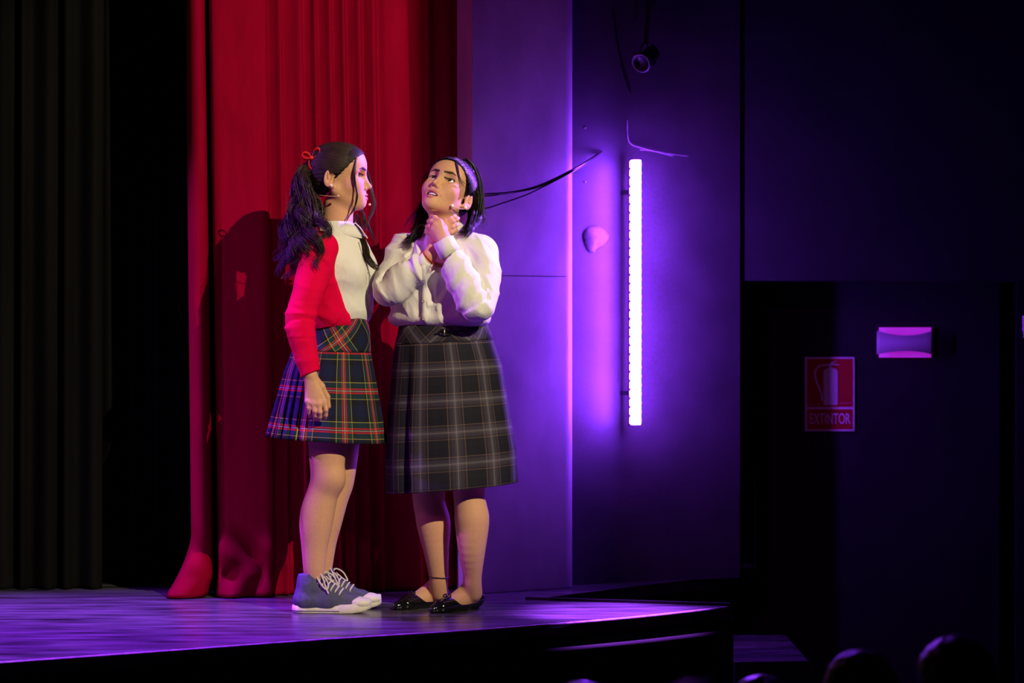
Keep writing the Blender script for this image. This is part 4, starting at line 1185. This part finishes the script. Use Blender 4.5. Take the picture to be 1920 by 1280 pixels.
# ribbon
def ribbon_strip(name, pts, w, parent, dy=-.05):
    P_ = catmull([q(x, y, dy) for x, y in pts], 24); Vr = []
    for k_, p in enumerate(P_):
        ww = w*(.55 + .45*math.sin(math.pi*k_/23)); Vr += [p + np.array([.30*ww, -.5*ww, .55*ww]), p + np.array([-.30*ww, .5*ww, -.55*ww])]
    return mk(name, Vr, [(2*k_, 2*k_+1, 2*k_+3, 2*k_+2) for k_ in range(23)], M_ribbon, parent, solid=.0015)
rb = mk('hair_ribbon', *sphere(q(584, 296, -.050), .0075), M_ribbon, P1)
ribbon_strip('ribbon_loop', [(584, 296), (578, 289), (570, 287), (566, 292), (571, 297), (578, 298), (584, 296)], .010, rb)
ribbon_strip('ribbon_loop', [(584, 296), (587, 287), (592, 280), (598, 281), (598, 288), (592, 294), (584, 296)], .010, rb)
ribbon_strip('ribbon_tail', [(584, 297), (589, 300), (591, 306), (589, 313), (584, 317)], .008, rb)
ribbon_strip('ribbon_tail', [(583, 297), (579, 303), (580, 311), (584, 318)], .007, rb, -.046)
# earring and headset microphone
mk('earring', *sphere(h1(-.022, -.0835, -.036), .0045), M_pearl, P1)
mk('microphone_wire', *tube(catmull([q(598, 365.5, -.066), q(610, 367, -.082), q(622, 368, -.088), q(632, 368, -.088)], 20), .0011, 6), M_gold, P1)
mk('microphone', *sphere(q(634.5, 367.5, -.088), .0048), M_gold, P1)
mk('microphone', *sphere(q(693, 383.5, .035), .0048), M_gold, P1)

# ================================================================== performer in the white blouse
q = PD(8.93)
P2 = thing('person', 'performer in white blouse and long grey plaid skirt clutching throat and looking up', 'person', (q(850, 1146)[0], 8.93, 0))
f2 = np.array([-math.sin(R(24)), -math.cos(R(24)), 0]); l2 = np.array([-f2[1], f2[0], 0]); TF2 = np.stack([f2, l2, UP], 1)
h2 = Head(q(838.5, 357), frame(R(-108), R(34), R(-13)), 1.03)
def heel_toe(hx, hd, tx, td):
    a = np.array([(hx - 960)*hd/FPX, hd]); b = np.array([(tx - 960)*td/FPX, td]); d = b - a
    return a, math.atan2(d[1], d[0]), np.linalg.norm(d)
hl, al, Ll = heel_toe(904, 8.985, 811, 8.845)
hr, ar, Lr = heel_toe(840, 9.075, 752, 8.955)
TL, TR = local(hl, al), local(hr, ar)
v = Vol([axis(q(690, 0)[0], q(945, 0)[0], .0045, [(q(796, 0)[0], q(892, 0)[0], .0018)]),
         axis(8.93 - .26, 8.93 + .22, .0045, [(8.93 - .15, 8.93 + .10, .0020)]),
         axis(-.004, q(0, 285)[2], .0045, [(q(0, 470)[2], q(0, 290)[2], .0018), (q(0, 505)[2], q(0, 470)[2], .003)])])
cc2 = q(828, 512); s_r = q(762, 468, .065); s_l = q(898, 474, -.055)
v.op(ell(cc2, (.105, .150, .15), TF2), .03)
v.op(ell(q(829, 598), (.10, .135, .10), TF2), .05)
v.op(ell(q(838, 690), (.115, .170, .125), TF2), .05)
v.op(rc(s_r, s_l, .048, .048), .04)
v.op(rc(h2(-.034, 0, -.050), q(834, 455, .02), .050, .056), .02)
v.op(rc(h2(.0, 0, -.070), q(832, 452, 0), .036, .040), .025)
v.op(rc(q(830, 452, .03), s_r, .046, .042), .04); v.op(rc(q(838, 452, .02), s_l, .046, .042), .04)
e_r, w_r = q(727, 546, -.10), q(806, 479, -.150)
e_l, w_l = q(896, 574, -.185), q(837, 462, -.180)
chain(v, [(s_r, .048), (e_r, .038), (q(768, 512, -.13), .036), (w_r, .0245)], .02)
chain(v, [(s_l, .048), (e_l, .038), (q(864, 515, -.185), .036), (w_l, .0255)], .02)
hand(v, w_r, [[q(834, 415, -.088), q(844, 410.5, -.090), q(850, 407, -.080), q(853, 405, -.068)],
              [q(836, 422, -.092), q(848, 415.5, -.094), q(855, 411.5, -.084), q(859, 409.5, -.072)],
              [q(838, 431, -.092), q(848, 425.5, -.094), q(854, 422.5, -.086), q(857.5, 421, -.076)],
              [q(838, 440, -.090), q(847, 435, -.092), q(852, 432.5, -.086), q(855.5, 431, -.078)]],
     [q(812, 448, -.10), q(805, 432, -.085), q(806, 418, -.075)], rw=.0225)
hand(v, w_l, [[q(824, 416, -.150), q(815, 408, -.130), q(810, 407, -.105), q(808, 409, -.085)],
              [q(817, 421, -.153), q(809, 415, -.132), q(804.5, 415, -.105), q(804, 417, -.085)],
              [q(813, 429, -.150), q(806, 424.5, -.130), q(801.5, 424.5, -.105), q(801.5, 426, -.085)],
              [q(812, 438, -.145), q(805, 434.5, -.128), q(800.5, 434.5, -.105), q(799, 435.5, -.088)]],
     [q(836, 441, -.158), q(833, 427, -.140), q(827, 415, -.125)], rw=.0240)
chain(v, [(q(812, 700, .05), .09), (q(806, 850, .045), .075), (q(804, 915, .045), .060), (q(804, 940, .045), .0565), (q(808, 958, .045), .0575), (q(813, 983, .045), .0595), (q(817.5, 1029, .045), .0455), (q(822, 1075, .055), .0350), (q(822.5, 1093, .06), .033), (q(824, 1112, .07), .031)], .02)
chain(v, [(q(866, 700, -.05), .09), (q(876, 850, -.05), .075), (q(879, 910, -.05), .058), (q(879.5, 932, -.05), .0545), (q(883, 955, -.05), .0575), (q(885, 978, -.05), .0600), (q(884.5, 1029, -.045), .0480), (q(886, 1075, -.025), .0330), (q(885.5, 1092, -.015), .0325), (q(888, 1112, 0), .031)], .02)
foot_prims(v, TL); foot_prims(v, TR)
MO = .0095
head_prims(v, h2, mouth=MO, full=0.0, jaw_w=.96, mw=1.3)
V, Q = v.mesh(1)
V_ = V
for _ in range(6): V_ = lap(V_, Q, .5)
w_ = np.clip((.60 - V[:, 2])/.03, 0, 1)[:, None]
V = V*(1 - w_) + V_*w_
col = np.tile(SKIN, (len(V), 1))
col = face_color(V, h2, col, MO, (0.46, 0.12, 0.13), (0.40, 0.24, 0.17), 0.35, mw=1.3)
mk('body', V, Q, M_skin, P2, col=col)
for s in (-1, 1): make_eye(h2, s, (1, -.22, .26), P2)
tv, tf = [], []
mb = MB()
for i in range(10):
    y0, y1 = -.0205 + i*.0041, -.0205 + (i+1)*.0041 - .0003
    bot = -.0765 + .0006*((i % 2)) + 14*((y0 + y1)/2)**2
    P_ = [h2(.0795 - 22*y*y + dx, y, z) for (y, z) in ((y0, bot), (y1, bot), (y1, -.062), (y0, -.062)) for dx in (0, -.005)]
    mb.add(P_, [(0, 2, 4, 6), (1, 7, 5, 3), (0, 1, 3, 2), (2, 3, 5, 4), (4, 5, 7, 6), (6, 7, 1, 0)])
mb.build('teeth', M_teeth, P2)
# blouse
v = Vol([axis(q(680, 0)[0], q(955, 0)[0], .0036), axis(8.93 - .29, 8.93 + .26, .0036), axis(q(0, 632)[2], q(0, 415)[2], .0036)])
v.op(ell(cc2, (.122, .166, .165), TF2), .03)
for s in (-1, 1): v.op(ell(q(826, 518) + f2*.075 + l2*s*.075, (.060, .068, .065)), .05)
v.op(ell(q(826, 572), (.128, .178, .085), TF2), .05)
v.op(ell(q(824, 597), (.134, .187, .050), TF2), .04)
v.op(rc(s_r, s_l, .056, .056), .04)
v.op(rc(q(832, 440, .02), q(830, 475, .01), .062, .095), .04)
chain(v, [(s_r, .058), (q(744, 505, -.01), .058), (e_r, .051), (q(752, 526, -.115), .052), (q(778, 506, -.135), .046), (q(799, 489, -.148), .031)], .025)
chain(v, [(s_l, .058), (q(906, 508, -.11), .056), (e_l, .053), (q(876, 545, -.19), .056), (q(858, 508, -.185), .050), (q(843, 478, -.182), .040)], .025)
dn = w_r - q(770, 511, -.13); v.op(cutcap(q(799, 489, -.148), dn, .06), .004, 's')
dl_ = w_l - q(864, 515, -.185); v.op(cutcap(q(841, 473, -.181), dl_, .06), .004, 's')
v.op(half((.06, 0, -1), q(830, 617)), mode='i')
sh2, SV, SQ = garment('blouse', v, M_shirt, P2, [(s_r, e_r), (e_r, w_r), (s_l, e_l), (e_l, w_l), (cc2, q(828, 610))], [(.5, .2, 1), (1, 0, .25), (1, -.2, .7), (.8, 0, -.55), (1, 0, .2)], amp=.0100, fh=19, fl=4.5, seed=41, smooth=1, mask=lambda V: np.clip((V[:, 2] - q(0, 612)[2])/.05, 0.05, 1))
def cuff_mesh(c, d, r, L, name):
    d = Vector(d).normalized(); Mx = Matrix.Translation(c) @ d.to_track_quat('Z', 'Y').to_matrix().to_4x4()
    V, F = lathe([(r*.80, -L*.5), (r*1.04, -L*.5), (r*1.03, 0), (r, L*.5), (r*.95, L*.52), (r*.90, L*.3), (r*.80, -L*.5)], 32)
    V = [(x, y*.86, z + .002*math.sin(3*math.atan2(y, x))) for x, y, z in V]
    return mk(name, [tuple(Mx @ Vector(p)) for p in V], F, M_shirt, sh2)
cuff_mesh(q(838, 464, -.181), dl_, .0435, .058, 'cuff')
cuff_mesh(q(796, 491.5, -.147), w_r - q(770, 511, -.13), .034, .034, 'cuff')
Vc, Fc = collar_mesh(q(832, 441, .012), (-.05, .12, 1), f2, .060, R(26), .026, .036, .022, .7)
mk('collar', Vc, Fc, M_shirt, sh2, solid=.003)
hp = surf_points(SV, SQ, [q(797 + 2*(t - .5), 500 + 106*t) for t in np.linspace(0, 1, 14)], dirv=(0, 1, 0), lift=.0)
pv, pf = [], []
for p, n_ in hp:
    for s in (-1, 1): pv.append(p + Vector(l2)*.012*s + Vector(f2)*.002)
for i in range(13): pf.append((2*i, 2*i+1, 2*i+3, 2*i+2))
mk('placket', pv, pf, M_shirt, sh2, solid=.003)
for i in (3, 8, 12): button(hp[i][0] + Vector(f2)*.004, Vector(f2), .0055, sh2, M_btn)
# skirt
grey = plaid('grey_plaid', 0.109, [(0, (.20, .12, .07)), (.018, (.034, .026, .044)), (.08, (.062, .050, .072)), (.17, (.10, .086, .112)), (.215, (.25, .22, .25)), (.24, (.10, .086, .112)), (.29, (.062, .050, .072)), (.38, (.034, .026, .044)), (.44, (.20, .12, .07)), (.458, (.014, .013, .022)), (.72, (.010, .009, .018))], 0.85)
px2 = 8.93/FPX
keys = [(q(832.5, 640), 91.5*px2, .140, 0.), (q(837.5, 687), 102.5*px2, .158, .17), (q(840, 765), 112*px2, .170, .46), (q(844, 850), 121*px2, .178, .77), (q(846, 914), 122*px2, .182, 1.0)]
def pl2(th, f):
    a = np.degrees(th) % 360
    w = 0*th
    w = w - .10*np.exp(-((a - 226)/5.0)**2)*f**.7 + .035*np.exp(-((a - 236)/5.0)**2)*f**.7
    w = w + .018*np.sin(np.radians(a - 300)*7)*f*np.exp(-((a - 300)/30.)**2)
    back = ((a < 180) & (a > 0))*1.0
    return w + back*.03*np.sin(th*14)*f
V, F, UV = skirt_mesh(lerp_rows(keys, 40), 320, pl2, lambda th, f: (.006 + .013*f)*np.cos(th), .185)
sk2 = mk('skirt', V, F, grey, P2, uv=UV, solid=.0025); sk2['label'] = 'knee length dark grey plaid wrap skirt'
keys = [(q(831, 605), 82*px2, .120, 0.), (q(832, 625), 87*px2, .131, .55), (q(832.5, 641), 91.8*px2, .142, 1.)]
V, F, UV = skirt_mesh(lerp_rows(keys, 10), 200, lambda th, f: 0*th, lambda th, f: .010*np.cos(th), .15)
UV = UV @ np.array([[.7071, .7071], [-.7071, .7071]])
YV, YF = V, F
mk('yoke', V, F, grey, sk2, uv=UV, solid=.003)
yb = surf_points(YV, YF, [q(x, y) for x, y in ((818, 626), (837, 623), (856, 620), (872, 617))], lift=.004)
mk('strap', *tube(catmull([tuple(p) for p, n_ in yb], 20), [.004]*20, 6), M_patent, sk2)
bc_ = np.array(yb[1][0]); a = np.linspace(0, 2*np.pi, 25)
mk('buckle', *tube(np.stack([bc_[0] + .021*np.cos(a), np.full(25, bc_[1] - .004), bc_[2] + .0105*np.sin(a)], 1), .0036, 8, cap=False), M_patent, sk2)
mk('buckle_prong', *tube([bc_ + np.array([-.004, -.006, -.010]), bc_ + np.array([-.003, -.008, .010])], .0028, 8), M_eyelet, sk2)
flat_shoe(hl, al, P2, 'black patent ballet flat nearer the hall'); flat_shoe(hr, ar, P2, 'black patent ballet flat set further back')
# jewellery and headset
a = np.linspace(0, 2*np.pi, 41)
ac = q(823, 1081.5, .056)
mk('anklet', *tube(np.stack([ac[0] + .0365*np.cos(a), ac[1] + .0365*np.sin(a), ac[2] - .002*np.cos(a)], 1), .0016, 5, cap=False), M_cable, P2)
bd = (w_r - q(770, 511, -.13)); bd /= np.linalg.norm(bd); n1 = np.cross(bd, UP); n1 /= np.linalg.norm(n1); n2 = np.cross(n1, bd)
bcn = q(804, 481, -.150)
mk('thread_bracelet', *tube(np.array([bcn + .0265*(np.cos(t)*n1 + np.sin(t)*n2) for t in a]), .0014, 5, cap=False), M_ribbon, P2)
mk('thread_bracelet_tail', *tube(catmull([bcn - n2*.026 + np.array([0, -.012, 0]), q(812, 492, -.185), q(811, 500, -.19), q(808, 510, -.19)], 14), .0011, 5), M_ribbon, P2)
mk('earring', *sphere(h2(-.019, .083, -.042), .0052), M_pearl, P2)
mk('microphone_wire', *tube(catmull([h2(-.030, .083, -.040), h2(-.004, .080, -.060), h2(.014, .072, -.070), h2(.030, .065, -.076)], 20), .0011, 6), M_gold, P2)
mk('microphone', *sphere(h2(.032, .064, -.077), .0056), M_pearl, P2)
# hair
def bun(v):
    v.op(h2.ell((-.045, .018, .105), (.046, .042, .040)), .02)
hair_cap(h2, P2, extra=bun, grow=1.03, m=M_hair2)
H = Hair()
st2 = []
for t in np.linspace(-1, 1, 31):
    st2.append((.076 - .077*abs(t)**1.6, .076*math.sin(t*1.25), .080 - .066*abs(t)**2.0))
scalp_strands(H, h2, st2, (-.06, .018, .125), 44, seed=8, lift=1.065)
for i, g in enumerate([[(872, 300, .04), (888, 318, .05), (897, 350, .04), (900, 385, .02), (898, 412, 0), (888, 428, -.06)],
                       [(876, 305, .05), (890, 335, .05), (893, 370, .04), (890, 405, .0), (880, 430, -.09), (868, 446, -.125)],
                       [(870, 310, .06), (884, 345, .06), (888, 385, .04), (880, 415, .0), (872, 430, -.09), (860, 442, -.125)],
                       [(868, 300, .06), (890, 330, .08), (900, 370, .07), (903, 405, .05), (900, 420, .03)],
                       [(862, 310, .07), (880, 360, .08), (884, 410, .06), (884, 440, .03)]]):
    H.lock([q(*p) for p in g], 95, .013, r=.0013, wave=.004, freq=1.5, n=34, seed=200 + i, prof=[.8, 1, 1, 1, .6])
for i, g in enumerate([[(835, 330, .09), (806, 362, .075), (800, 385, .055), (793, 408, .02), (780, 432, -.03), (764, 450, -.045), (748, 463, -.045)],
                       [(830, 335, .09), (802, 365, .08), (797, 390, .06), (790, 415, .02), (783, 435, -.03), (770, 455, -.045), (757, 470, -.06)],
                       [(835, 340, .09), (808, 370, .075), (803, 395, .05), (796, 420, -.01), (786, 440, -.05), (774, 455, -.06)],
                       [(830, 345, .10), (800, 372, .09), (790, 395, .08), (780, 420, .06), (768, 435, .04)]]):
    H.lock([q(*p) for p in g], 80, .011, r=.0013, wave=.004, freq=1.8, n=36, seed=220 + i, prof=[.6, .9, 1, 1, .5])
for i, g in enumerate([[(812, 318, .0), (800, 325, .02), (793, 335, .03), (790, 350, .03)]]):
    H.lock([q(*p) for p in g], 9, .0018, r=.0009, n=24, seed=240 + i)
for i, g in enumerate([[(.064, .010, .088), (.079, .026, .072), (.080, .040, .048), (.070, .056, .022), (.052, .068, .004), (.034, .077, -.004)], [(.062, .014, .088), (.077, .032, .070), (.076, .048, .042), (.062, .062, .018), (.046, .072, .014), (.028, .079, .014)]]):
    H.lock([h2(*p) for p in g], 10, .0016, r=.0009, n=26, seed=250 + i)
for i in range(26):     # flyaway hairs that catch the rim light
    x0 = rng.uniform(-.02, .06); 
    a0 = np.array([q(893 + rng.uniform(-4, 5), 330 + rng.uniform(-20, 30), .06), q(901 + rng.uniform(-3, 6), 370 + rng.uniform(-10, 20), .06), q(903 + rng.uniform(-8, 12), 405 + rng.uniform(-15, 25), .05)])
    H.strand(catmull(a0, 14), .00055)
    a0 = np.array([q(802 + rng.uniform(-4, 3), 362 + rng.uniform(-8, 8), .085), q(786 + rng.uniform(-8, 8), 392 + rng.uniform(-8, 8), .08), q(770 + rng.uniform(-14, 12), 420 + rng.uniform(-10, 14), .07)])
    H.strand(catmull(a0, 14), .00055)
H.build('hair', P2, M_hair2)

# ================================================================== audience
M_dark_cloth = mat('dark_clothing', (0.02, 0.018, 0.02), 0.85)
def spectator(px, py, d, label, hairy=1.0, side=1):
    top = W(px, py, d); fl = -1.38
    t = thing('person', label, 'person', (top[0], d, fl), 'audience heads at the bottom of the picture')
    hh = Head((top[0], d, top[2] - .125), frame(R(90 + 10*side)), 1.0)
    v = Vol([axis(top[0] - .30, top[0] + .30, .009), axis(d - .25, d + .25, .009), axis(fl, top[2] + .02, .009)])
    c = np.array([top[0], d, top[2]])
    v.op(hh.ell((-.016, 0, .025), (.095, .075, .082)), .01); v.op(hh.ell((.03, 0, -.03), (.05, .056, .075)), .03); v.op(hh.ball((.095, 0, -.04), .011), .015)
    for s in (-1, 1): v.op(hh.ell((-.026, s*.076, -.01), (.017, .008, .03)), .006)
    v.op(rc(c + (0, -.02, -.19), c + (0, -.03, -.30), .055, .06), .03)
    v.op(rc(c + (-.16, -.03, -.34), c + (.16, -.03, -.34), .06, .06), .05)
    v.op(ell(c + (0, -.02, -.52), (.16, .11, .20)), .05); v.op(ell(c + (0, -.02, -.76), (.16, .11, .14)), .06)
    for s in (-1, 1):
        hip = c + (s*.085, -.02, -.80)
        v.op(rc(hip, (hip[0], d, fl + .45), .085, .055), .03); v.op(rc((hip[0], d, fl + .45), (hip[0], d - .02, fl + .08), .055, .04), .03)
        v.op(rc((hip[0], d - .03, fl + .042), (hip[0] + s*.02, d + .13, fl + .036), .04, .033), .02)
        sh = c + (s*.18, -.03, -.36); elb = c + (s*.215, -.02, -.62)
        v.op(rc(sh, elb, .05, .040), .03); v.op(rc(elb, c + (s*.20, .05, -.84), .040, .028), .03); v.op(ell(c + (s*.20, .06, -.92), (.018, .04, .06)), .02)
    V, Q = v.mesh(2)
    L = hh.inv(V); col = np.tile(np.array([0.02, 0.018, 0.02]), (len(V), 1)); skin = L[:, 2] > -.20; col[skin] = SKIN
    mk('body', V, Q, M_skin, t, col=col)
    v = Vol([axis(top[0] - .15, top[0] + .15, .006), axis(d - .16, d + .14, .006), axis(top[2] - .40, top[2] + .02, .006)])
    v.op(hh.ell((-.020, 0, .033), (.104, .084, .090)), .01)
    v.op(rc(hh(-.06, 0, .0), hh(-.07, 0, -.10*hairy), .07, .06), .03)
    v.op(half(hh.R @ np.array([.8, 0, -.5]), hh(.02, 0, .0)), mode='i')
    V, Q = v.mesh(2); N = vnormals(V, Q); V = V + N*(vnoise(V*60, 3)*.003)[:, None]
    mk('hair', V, Q, M_hair, t)
spectator(1610, 1214, 5.8, 'spectator with a rounded dark head below the extinguisher sign', .6, 1)
spectator(1790, 1188, 5.5, 'tallest spectator with long dark hair near the right edge', 1.6, 1)
spectator(1428, 1262, 6.2, 'spectator whose dark hair just shows below the steps', .6, -1)
spectator(1092, 1272, 5.9, 'spectator whose crown barely shows below the stage front', .6, -1)
